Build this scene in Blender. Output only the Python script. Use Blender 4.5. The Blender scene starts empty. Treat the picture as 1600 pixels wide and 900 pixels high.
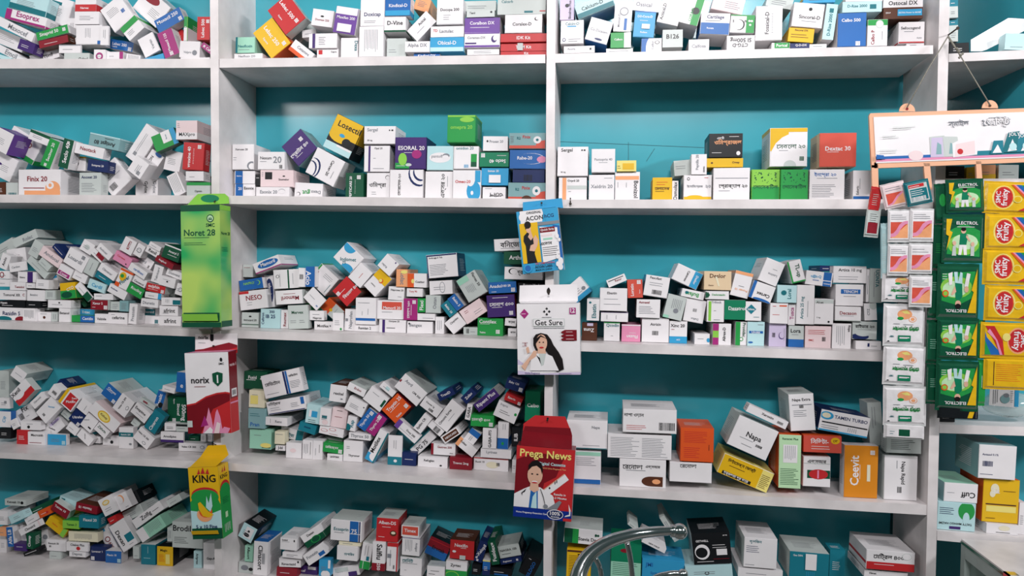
# Pharmacy shelves: white laminate shelving with a teal back, heaped with medicine cartons
import bpy, math, random
from mathutils import Vector, Matrix
PI = math.pi
sc = bpy.context.scene
COL = sc.collection

# ------------------------------------------------------------------ camera, world, lights, exposure
F_PX = 1161.58                      # focal length in pixels of a 1600 px wide frame
PITCH, ROLL, YAW = (math.radians(v) for v in (-1.18181, -1.14417, 7.50132))
HZ = 1.5                            # camera height above the floor
CAM = Vector((0.0, -1.9, HZ))
def _rot():
    Rx = Matrix.Rotation(PITCH, 3, 'X'); Rz = Matrix.Rotation(YAW, 3, 'Z'); Ry = Matrix.Rotation(ROLL, 3, 'Y')
    return Rz @ Rx @ Ry
CM = _rot()
cam_d = bpy.data.cameras.new('camera'); cam_o = bpy.data.objects.new('camera', cam_d); COL.objects.link(cam_o)
cam_d.sensor_fit = 'HORIZONTAL'; cam_d.sensor_width = 36.0; cam_d.lens = F_PX * 36.0 / 1600.0
cam_d.clip_start = 0.02
R4 = Matrix((( CM[0][0], CM[0][2], -CM[0][1]), (CM[1][0], CM[1][2], -CM[1][1]), (CM[2][0], CM[2][2], -CM[2][1]))).to_4x4()
cam_o.matrix_world = Matrix.Translation(CAM) @ R4
sc.camera = cam_o

w = bpy.data.worlds.new('shop_air'); sc.world = w; w.use_nodes = True
w.node_tree.nodes['Background'].inputs['Color'].default_value = (0.62, 0.95, 0.93, 1)
w.node_tree.nodes['Background'].inputs['Strength'].default_value = 0.055

def area(name, loc, target, sx, sy, power, color):
    d = bpy.data.lights.new(name, 'AREA'); d.shape = 'RECTANGLE'; d.size = sx; d.size_y = sy
    d.energy = power; d.color = color
    o = bpy.data.objects.new(name, d); COL.objects.link(o); o.location = loc
    o.rotation_euler = (Vector(target) - Vector(loc)).to_track_quat('-Z', 'Y').to_euler()
    return o
area('ceiling_tube_light', (0.2, -2.9, HZ + 1.72), (0.0, 0.1, HZ + 3.5), 1.2, 0.22, 150, (1.0, 0.965, 0.975))
area('left_fill_light', (-2.3, -2.3, HZ + 1.15), (0.3, 0.1, HZ + 1.6), 0.9, 0.2, 22, (1.0, 0.975, 0.97))  # added fill from the left, brightens the corner cabinet wall and left bays
area('side_tube_light', (3.0, -1.7, HZ + 1.45), (0.4, 0.1, HZ + 1.3), 0.8, 0.14, 66, (0.97, 0.98, 1.0))
sc.view_settings.view_transform = 'Standard'; sc.view_settings.look = 'None'
sc.view_settings.exposure = 0.0; sc.view_settings.gamma = 1.0; sc.view_settings.use_curve_mapping = False
sc.cycles.max_bounces = 6; sc.cycles.diffuse_bounces = 2; sc.cycles.glossy_bounces = 3

def at(px, py, y=0.0):
    """The point of the plane at depth y that the photograph shows at a pixel of its 1600 x 900 frame."""
    d = CM @ Vector(((px - 800) / F_PX, 1.0, -(py - 450) / F_PX))
    return CAM + d * ((y - CAM.y) / d.y)
def mpp(px, py, y):
    a, b = at(px - .5, py, y), at(px + .5, py, y); c, e = at(px, py - .5, y), at(px, py + .5, y)
    return (b - a).length, (c - e).length

# ------------------------------------------------------------------ materials
def srgb(h):
    h = h.lstrip('#'); v = [int(h[i:i + 2], 16) / 255 for i in (0, 2, 4)]
    return tuple(c / 12.92 if c <= .04045 else ((c + .055) / 1.055) ** 2.4 for c in v) + (1,)
def material(name, colour, rough=.45, metal=0.0, spec=.4, mottled=0.0, scale=30, bump=0.0, alpha=1.0, trans=0.0, coat=0.0):
    m = bpy.data.materials.new(name); m.use_nodes = True; nt = m.node_tree; b = nt.nodes['Principled BSDF']
    b.inputs['Roughness'].default_value = rough; b.inputs['Metallic'].default_value = metal
    b.inputs['Specular IOR Level'].default_value = spec
    b.inputs['Coat Weight'].default_value = coat; b.inputs['Coat Roughness'].default_value = .12
    b.inputs['Alpha'].default_value = alpha; b.inputs['Transmission Weight'].default_value = trans
    col = srgb(colour) if isinstance(colour, str) else colour
    tc = nt.nodes.new('ShaderNodeTexCoord'); nz = nt.nodes.new('ShaderNodeTexNoise')
    nz.inputs['Scale'].default_value = scale; nz.inputs['Detail'].default_value = 4
    nt.links.new(tc.outputs['Object'], nz.inputs['Vector'])
    mp = nt.nodes.new('ShaderNodeMapRange'); mp.inputs[1].default_value = .3; mp.inputs[2].default_value = .7
    mp.inputs[3].default_value = 1 - mottled; mp.inputs[4].default_value = 1 + mottled * .4
    nt.links.new(nz.outputs['Fac'], mp.inputs[0])
    mx = nt.nodes.new('ShaderNodeMix'); mx.data_type = 'RGBA'; mx.blend_type = 'MULTIPLY'; mx.inputs[0].default_value = 1
    mx.inputs[6].default_value = col; nt.links.new(mp.outputs[0], mx.inputs[7]); nt.links.new(mx.outputs[2], b.inputs['Base Color'])
    if bump:
        bp = nt.nodes.new('ShaderNodeBump'); bp.inputs['Strength'].default_value = bump; bp.inputs['Distance'].default_value = .002
        nt.links.new(nz.outputs['Fac'], bp.inputs['Height']); nt.links.new(bp.outputs[0], b.inputs['Normal'])
    return m
PAL = dict(w='#f0ecee', p='#f0d9db', c='#359fd0', i='#bfe2e6', j='#86aeb2', s='#c8cfcc', A='#9fd6bd', M='#c4e8bb', C='#ece4c8',
           Y='#f0e080', y='#e9b91c', o='#e25a26', U='#e08c22', X='#d75646', a='#e8cda9', O='#f2a877', r='#c62c30', R='#8c1a2a', m='#a52a78', v='#70489c', V='#43296f',
           b='#2467b0', B='#182a5e', g='#269a48', G='#0d5238', H='#0f7f5a', l='#8ccc4c', t='#14707a', T='#1c7c8e', k='#15171b',
           n='#57301f', e='#85888f', P='#e793b6', L='#cfc2de')
CNAME = dict(w='white', p='pale pink', c='sky blue', i='pale aqua', j='grey-teal', s='light grey', A='mint', M='pale green', C='cream',
             Y='pale yellow', y='yellow', o='orange', O='peach', r='red', R='maroon', m='magenta', v='violet', V='dark purple',
             b='blue', B='navy', g='green', G='dark green', H='emerald', l='lime', t='teal', T='teal', k='black', n='brown', U='amber', X='coral', a='beige',
             e='grey', P='pink', L='lavender')
MAT = {k: material('card_' + CNAME[k].replace(' ', '_').replace('-', '_') + ('_deep' if k == 'T' else ''), v, .42, mottled=.05, scale=18, spec=.35) for k, v in PAL.items()}
M_LAM = material('white_laminate', '#e9e2e2', .38, mottled=.2, scale=11, spec=.4)
M_TEAL = material('teal_laminate', '#3aa2b2', .24, mottled=.10, scale=5, spec=.5)
M_CHROME = material('chrome', '#eef0f2', .13, metal=1.0)
M_NAIL = material('rusty_nail', '#3a332e', .5, metal=.6)
M_STRING = material('jute_string', '#8e8a80', .9, mottled=.3, scale=300)
M_PEACH = material('peach_plastic', '#f0b795', .35, mottled=.03, coat=.3)
M_GLOSS = {}
def gloss(k):
    if k not in M_GLOSS:
        M_GLOSS[k] = material('foil_' + CNAME[k].replace(' ', '_').replace('-', '_') + ('_deep' if k == 'T' else ''), PAL[k], .25, spec=.6, mottled=.12, scale=42, bump=.9, coat=.7)
    return M_GLOSS[k]

# ------------------------------------------------------------------ mesh collector
class MB:
    """Collects polygons, each with its material, and links them as ONE mesh object."""
    def __init__(s): s.v = []; s.f = []; s.m = []; s.mats = []
    def mi(s, mat):
        if mat not in s.mats: s.mats.append(mat)
        return s.mats.index(mat)
    def poly(s, pts, mat):
        n = len(s.v); s.v += [tuple(p) for p in pts]; s.f.append(tuple(range(n, n + len(pts)))); s.m.append(s.mi(mat))
    def prism(s, pts, off, mat, mat_side=None):
        a = [Vector(p) for p in pts]; o = Vector(off); b = [p + o for p in a]; ms = mat_side or mat
        s.poly(a, mat); s.poly(b[::-1], ms)
        for i in range(len(a)):
            j = (i + 1) % len(a); s.poly([a[j], a[i], b[i], b[j]], ms)
    def box(s, lo, hi, mat):
        x0, y0, z0 = lo; x1, y1, z1 = hi
        s.prism([(x0, y0, z0), (x1, y0, z0), (x1, y0, z1), (x0, y0, z1)], (0, y1 - y0, 0), mat)
    def tube(s, pts, rad, mat, n=12, caps=True):
        pts = [Vector(p) for p in pts]; rings = []; base = len(s.v)
        up = Vector((0, 0, 1))
        for i, p in enumerate(pts):
            t = (pts[min(i + 1, len(pts) - 1)] - pts[max(i - 1, 0)]).normalized()
            if abs(t.dot(up)) > .95: up = Vector((0, 1, 0))
            a = t.cross(up).normalized(); b = a.cross(t).normalized()
            r = rad[i] if isinstance(rad, (list, tuple)) else rad
            for k in range(n):
                q = 2 * PI * k / n; s.v.append(tuple(p + a * (r * math.cos(q)) + b * (r * math.sin(q))))
        m = s.mi(mat)
        for i in range(len(pts) - 1):
            for k in range(n):
                k2 = (k + 1) % n
                s.f.append((base + i * n + k, base + i * n + k2, base + (i + 1) * n + k2, base + (i + 1) * n + k)); s.m.append(m)
        if caps:
            s.f.append(tuple(base + k for k in range(n))[::-1]); s.m.append(m)
            s.f.append(tuple(base + (len(pts) - 1) * n + k for k in range(n))); s.m.append(m)
    def ball(s, c, r, mat, n=20, squash=(1, 1, 1)):
        base = len(s.v); c = Vector(c); m = s.mi(mat); rows = n // 2
        for i in range(rows + 1):
            th = PI * i / rows
            for k in range(n):
                q = 2 * PI * k / n
                s.v.append((c.x + r * squash[0] * math.sin(th) * math.cos(q), c.y + r * squash[1] * math.sin(th) * math.sin(q), c.z + r * squash[2] * math.cos(th)))
        for i in range(rows):
            for k in range(n):
                k2 = (k + 1) % n
                s.f.append((base + i * n + k, base + (i + 1) * n + k, base + (i + 1) * n + k2, base + i * n + k2)); s.m.append(m)
    def add(s, o):
        n = len(s.v); s.v += o.v; mp = [s.mi(x) for x in o.mats]
        s.f += [tuple(i + n for i in f) for f in o.f]; s.m += [mp[i] for i in o.m]
    def build(s, name, parent=None, origin=None, smooth=False):
        org = Vector(origin) if origin is not None else Vector((0, 0, 0))
        me = bpy.data.meshes.new(name)
        me.from_pydata([(x - org.x, y - org.y, z - org.z) for x, y, z in s.v], [], s.f)
        for m in s.mats: me.materials.append(m)
        me.polygons.foreach_set('material_index', s.m)
        if smooth: me.polygons.foreach_set('use_smooth', [True] * len(s.f))
        me.update()
        o = bpy.data.objects.new(name, me); COL.objects.link(o)
        if parent is not None: o.parent = parent; o.location = org - Vector(parent.location)
        else: o.location = org
        return o
def tag(o, label, cat, group=None, kind=None):
    o['label'] = label; o['category'] = cat
    if group: o['group'] = group
    if kind: o['kind'] = kind
    return o
def empty(name, loc):
    o = bpy.data.objects.new(name, None); COL.objects.link(o); o.location = loc; o.empty_display_size = .02
    return o

# ------------------------------------------------------------------ lettering
BENGALI_PRE = 'িেৈ'
def shape(t):
    """Put the vowel signs that stand before their consonant where they are written."""
    if not any('\u0980' <= ch <= '\u09ff' for ch in t): return t
    out = []; i = 0; cl = []
    while i < len(t):
        ch = t[i]
        if '\u0995' <= ch <= '\u09b9' or ch in 'ড়ঢ়য়':
            j = i
            while j + 2 < len(t) and t[j + 1] == '\u09cd': j += 2
            cluster = t[i:j + 1]; i = j + 1
            nx = t[i] if i < len(t) else ''
            if nx in BENGALI_PRE and nx: out.append(nx + cluster); i += 1
            elif nx == 'ো': out.append('ে' + cluster + 'া'); i += 1
            elif nx == 'ৌ': out.append('ে' + cluster + 'ৗ'); i += 1
            else: out.append(cluster)
        else: out.append(ch); i += 1
    return ''.join(out)
_T = {}
_todo = []
def text_mesh(t):
    """(vertices, faces, width, height) of a word, centred, about 1 high; made once per word."""
    if t in _T: return _T[t]
    c = bpy.data.curves.new('lettering', 'FONT'); c.body = shape(t); c.size = 1; c.resolution_u = 2; c.offset = .018
    o = bpy.data.objects.new('lettering', c); COL.objects.link(o)
    bpy.context.view_layer.update()
    dg = bpy.context.evaluated_depsgraph_get(); me = o.evaluated_get(dg).to_mesh()
    vs = [tuple(v.co) for v in me.vertices]; fs = [tuple(p.vertices) for p in me.polygons]
    o.evaluated_get(dg).to_mesh_clear(); bpy.data.objects.remove(o); bpy.data.curves.remove(c)
    if not vs: r = ([], [], 1, 1)
    else:
        x0, x1 = min(v[0] for v in vs), max(v[0] for v in vs); y0, y1 = min(v[1] for v in vs), max(v[1] for v in vs)
        r = ([(v[0] - (x0 + x1) / 2, v[1] - (y0 + y1) / 2) for v in vs], fs, max(x1 - x0, .01), max(y1 - y0, .01))
    _T[t] = r
    return r

# ------------------------------------------------------------------ printing on a flat face
class Face:
    """A rectangle in space: o its lower corner, ex and ez unit vectors along width W and height H, nrm towards the viewer."""
    def __init__(s, mb, o, ex, ez, nrm, W, H, step=.00012):
        s.mb, s.o, s.ex, s.ez, s.n, s.W, s.H, s.k, s.step = mb, Vector(o), Vector(ex), Vector(ez), Vector(nrm), W, H, 1, step
        s.mat = MAT
    def P(s, u, v, d=0): return s.o + s.ex * (s.W * u / 100) + s.ez * (s.H * v / 100) + s.n * (s.step * s.k + d)
    def rect(s, u0, v0, u1, v1, c):
        s.mb.poly([s.P(u0, v0), s.P(u1, v0), s.P(u1, v1), s.P(u0, v1)], s.mat[c]); s.k += 1
    def polyg(s, pts, c):
        s.mb.poly([s.P(u, v) for u, v in pts], s.mat[c]); s.k += 1
    def ell(s, u, v, ru, rv, c, n=20):
        pts = []
        for i in range(n):
            a = 2 * PI * i / n; x = min(100, max(0, u + ru * math.cos(a))); y = min(100, max(0, v + rv * math.sin(a))); pts.append((x, y))
        s.polyg(pts, c)
    def lines(s, u0, v0, u1, v1, c, vert=False, seed=0):
        rnd = random.Random(seed + int(u0 * 7 + v0 * 13))
        if vert:
            n = max(1, int(abs(u1 - u0) / 100 * s.W / .0042)); 
            for i in range(n):
                u = u0 + (i + .3) * (u1 - u0) / n; du = min(.0011 / s.W * 100, (u1 - u0) / n * .5)
                a = v0 + rnd.random() * .2 * (v1 - v0)
                s.mb.poly([s.P(u, a), s.P(u + du, a), s.P(u + du, v1), s.P(u, v1)], s.mat[c])
        else:
            n = max(1, int(abs(v1 - v0) / 100 * s.H / .0042))
            for i in range(n):
                v = v1 - (i + .7) * (v1 - v0) / n; dv = min(.0011 / s.H * 100, (v1 - v0) / n * .5)
                b = u1 - rnd.random() * .3 * (u1 - u0)
                s.mb.poly([s.P(u0, v), s.P(b, v), s.P(b, v + dv), s.P(u0, v + dv)], s.mat[c])
        s.k += 1
    def bars(s, u0, v0, u1, v1, c, vertical=True):
        rnd = random.Random(int(u0 * 3 + v1)); u = u0
        L = (u1 - u0); n = 14
        for i in range(n):
            a = u0 + L * i / n; b = a + L / n * rnd.uniform(.35, .75)
            s.mb.poly([s.P(a, v0), s.P(b, v0), s.P(b, v1), s.P(a, v1)], s.mat[c])
        s.k += 1
    def grid(s, u, v, c):
        q = min(s.W * .26, s.H * .42, .011); du, dv = q / s.W * 100, q / s.H * 100
        u = min(max(u, du * .62), 100 - du * .62); v = min(max(v, dv * .62), 100 - dv * .62)
        for i in range(3):
            for j in range(3):
                a = u - du / 2 + du * (i + .04) / 3; b = v - dv / 2 + dv * (j + .04) / 3
                s.mb.poly([s.P(a, b), s.P(a + du * .29, b), s.P(a + du * .29, b + dv * .29), s.P(a, b + dv * .29)], s.mat[c])
        s.k += 1
    def text(s, t, c, u, v, wd, rot=0):
        vs, fs, tw, th = text_mesh(t)
        if not vs: return
        along = s.W if rot % 180 < 45 or rot % 180 > 135 else s.H
        across = s.H if along == s.W else s.W
        k = min(along * wd / 100 / tw, across * .72 / th)
        ca, sa = math.cos(math.radians(rot)), math.sin(math.radians(rot))
        c0 = s.P(u, v); n0 = len(s.mb.v)
        for x, y in vs:
            X, Y = (x * ca - y * sa) * k, (x * sa + y * ca) * k
            s.mb.v.append(tuple(c0 + s.ex * X + s.ez * Y))
        m = s.mb.mi(s.mat[c])
        for f in fs: s.mb.f.append(tuple(i + n0 for i in f)); s.mb.m.append(m)
        s.k += 1
    def run(s, toks, sticker=None):
        """Draw the printing tokens; the ones that stick on go to the sticker collector."""
        first = None
        for tk in toks:
            if not tk: continue
            if len(tk) > 2 and tk[1] == ':':
                a = tk[2:].split(','); h = tk[0]
                if h == 't': s.text(a[0], a[1], float(a[2]), float(a[3]), float(a[4]), float(a[5]))
                elif h in 'rs':
                    s.rect(*[float(x) for x in a[:4]], a[4])
                elif h == 'e': s.ell(*[float(x) for x in a[:4]], a[4])
                elif h == 'd':
                    u, v, ru, rv = [float(x) for x in a[:4]]; s.polyg([(u - ru, v), (u, v - rv), (u + ru, v), (u, v + rv)], a[4])
                elif h == 'q': s.grid(float(a[0]), float(a[1]), a[2])
                elif h == 'k': s.bars(*[float(x) for x in a[:4]], a[4] if len(a) > 4 else 'k')
                elif h == 'f': s.lines(*[float(x) for x in a[:4]], a[4] if len(a) > 4 else 'e')
                elif h == 'F': s.lines(*[float(x) for x in a[:4]], a[4] if len(a) > 4 else 'e', vert=True)
                elif h == 'u': s.rect(*[float(x) for x in a[:4]], a[4])
                elif h == 'p': s.polyg([(float(a[i]), float(a[i + 1])) for i in range(1, len(a) - 1, 2)], a[0])
                elif h == 'D':
                    rnd = random.Random(5)
                    for _ in range(26):
                        u = rnd.uniform(float(a[0]), float(a[2])); v = rnd.uniform(float(a[1]), float(a[3])); r = rnd.uniform(1.2, 3.2)
                        s.ell(u, v, r, r, a[4], 7); s.k -= 1
                    s.k += 1
            elif tk[0] in 'TBLR' and len(tk) >= 3 and tk[1].isdigit():
                n = float(''.join(ch for ch in tk[1:] if ch.isdigit())); c = tk[-1]
                s.rect(*{'T': (0, 100 - n, 100, 100), 'B': (0, 0, 100, n), 'L': (0, 0, n, 100), 'R': (100 - n, 0, 100, 100)}[tk[0]], c)

# ------------------------------------------------------------------ the shelving
BACK = 0.2128
unit = empty('shelf_unit', at(860, 1000, 0))
tag(unit, 'white laminate wall shelving with teal back, three main bays of cartons', 'shelving')
def lerp(pts, x):
    if x <= pts[0][0]: a, b = pts[0], pts[1]
    elif x >= pts[-1][0]: a, b = pts[-2], pts[-1]
    else:
        for a, b in zip(pts, pts[1:]):
            if a[0] <= x <= b[0]: break
    return a[1] + (b[1] - a[1]) * (x - a[0]) / (b[0] - a[0])
def post(L, R, y0=-.0015, y1=BACK):
    mb = MB(); p = []
    for (x0, x1), y in ((L, 0), (R, 0)): pass
    def X(e, y): return e[0] + (e[1] - e[0]) * y / 900
    q = [(X(L, 1120), 1120), (X(R, 1120), 1120), (X(R, -170), -170), (X(L, -170), -170)]
    mb.prism([at(a, b, y0) for a, b in q], (0, y1 - y0, 0), M_LAM)
    return mb.build('upright', unit)
PL = [(-205, -195), (328, 335.5), (854.5, 849), (1468, 1446.5)]
PR = [(-190, -182), (341, 346.3), (868.5, 861.5), (1484, 1462)]
for a, b in zip(PL, PR): post(a, b)
SH = [  # each shelf: front top edge and front bottom edge in frame pixels
    ([(0, -122), (1465, -175)], [(0, -109), (1465, -160)]),  # unseen top shelf, added to block light into the upper bays
    ([(0, 92), (328, 92), (855, 85), (868, 84), (1465, 70.5)], [(0, 107), (328, 106), (855, 98.5), (868, 98), (1465, 84)]),
    ([(0, 304), (343, 305.5), (853, 311), (866, 312), (1461, 311)], [(0, 316.5), (343, 318.5), (853, 325), (866, 325), (1461, 327)]),
    ([(0, 503), (330, 515), (853, 533), (866, 534), (1455, 553)], [(0, 514), (330, 527), (853, 547), (866, 547.5), (1455, 567.5)]),
    ([(0, 707), (335, 722), (850, 758), (863, 759), (1450, 789)], [(0, 716), (335, 734), (850, 769), (863, 770), (1450, 805)]),
    ([(0, 891), (335, 913), (850, 968), (863, 970), (1450, 1026)], [(0, 904), (335, 928), (850, 984), (863, 986), (1450, 1044)]),
]
BAYX = [(-192, 330), (343, 852), (867, 1458)]
def shelf(xa, xb, top, bot, y1=BACK, parent=unit):
    mb = MB()
    mb.prism([at(xa, lerp(bot, xa)), at(xb, lerp(bot, xb)), at(xb, lerp(top, xb)), at(xa, lerp(top, xa))], (0, y1, 0), M_LAM)
    return mb.build('shelf', parent)
for top, bot in SH:
    for xa, xb in BAYX: shelf(xa, xb, top, bot)
mb = MB()
for xa, xb in BAYX:
    a, b = at(xa, 500).x - .06, at(xb, 500).x + .06
    a, b = max(a, at(-200, 500).x), b
lo, hi = at(-205, 1120).z, at(-205, -175).z
x0, x1 = at(-203, 450).x, at(1455, 450).x
mb.box((x0, BACK, lo), (x1, BACK + .012, hi), M_TEAL)
mb.build('back_panel', unit)
# thin dark seams of the teal boards
mb = MB(); M_SEAM = material('dark_seam', '#1d5a62', .6)
for a, b in (((868, 221), (1110, 231)), ((982, 222), (982, 252)), ((1010, 252), (1023, 232))):
    p, q = at(*a, BACK - .0006), at(*b, BACK - .0006); d = (q - p).normalized(); n = Vector((-d.z, 0, d.x)) * .0006
    mb.poly([p - n, q - n, q + n, p + n], M_SEAM)
mb.build('board_seam', unit)

# the corner cabinet beyond the last upright
corner = empty('corner_cabinet', at(1560, 1000, 0))
tag(corner, 'white corner cabinet with teal inside beyond the last upright of the shelving', 'cabinet')
FR = [([(1481, 84), (1600, 78)], [(1480, 97), (1600, 92)], .42), ([(1477, 279), (1600, 279)], [(1477, 291), (1600, 292)], .30),
      ([(1467, 663), (1600, 667)], [(1467, 676.5), (1600, 681)], .30), ([(1463, 829), (1600, 840)], [(1463, 844), (1600, 857)], .30)]
for top, bot, dep in FR:
    mb = MB(); xa, xb = 1484.5 - 22 * (top[0][1] / 900), 1800
    mb.prism([at(xa, lerp(bot, xa)), at(xb, lerp(bot, xb)), at(xb, lerp(top, xb)), at(xa, lerp(top, xa))], (0, dep, 0), M_LAM)
    mb.build('shelf', corner)
A, B_ = at(1480, 157, .43), at(1600, 105, .08)
dirn = Vector((B_.x - A.x, B_.y - A.y, 0)).normalized()
a = Vector((A.x, A.y, 0)) - dirn * .004; b = Vector((A.x, A.y, 0)) + dirn * ((A.y - .02) / -dirn.y)
z0, z1 = at(1480, 285, 0).z, hi
mb = MB(); mb.prism([(a.x, a.y, z0), (b.x, b.y, z0), (b.x, b.y, z1), (a.x, a.y, z1)], (dirn.y * -.012, dirn.x * .012, 0), M_TEAL)
mb.build('slanted_back_panel', corner)
mb = MB(); mb.box((at(1484, 450).x, .30, lo), (at(1800, 600).x, .312, z0), M_TEAL); mb.build('back_panel', corner)
mb = MB(); mb.box((at(1484, 450).x - .004, BACK + .0005, lo), (at(1484, 450).x, .43, hi), M_TEAL); mb.build('side_panel', corner)

# ------------------------------------------------------------------ the room behind the camera's frame
mb = MB(); M_FLOOR = material('floor_tile', '#8d8a84', .35, mottled=.2, scale=3)
mb.box((-3, -4, -.02), (3, 1, 0), M_FLOOR); fo = mb.build('floor'); fo['kind'] = 'structure'
mb = MB(); M_WALL = material('painted_wall', '#c9d2cf', .8, mottled=.05, scale=3)
mb.box((-3, .5, 0), (3, .56, 3.0), M_WALL); wo = mb.build('wall_back'); wo['kind'] = 'structure'

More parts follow.
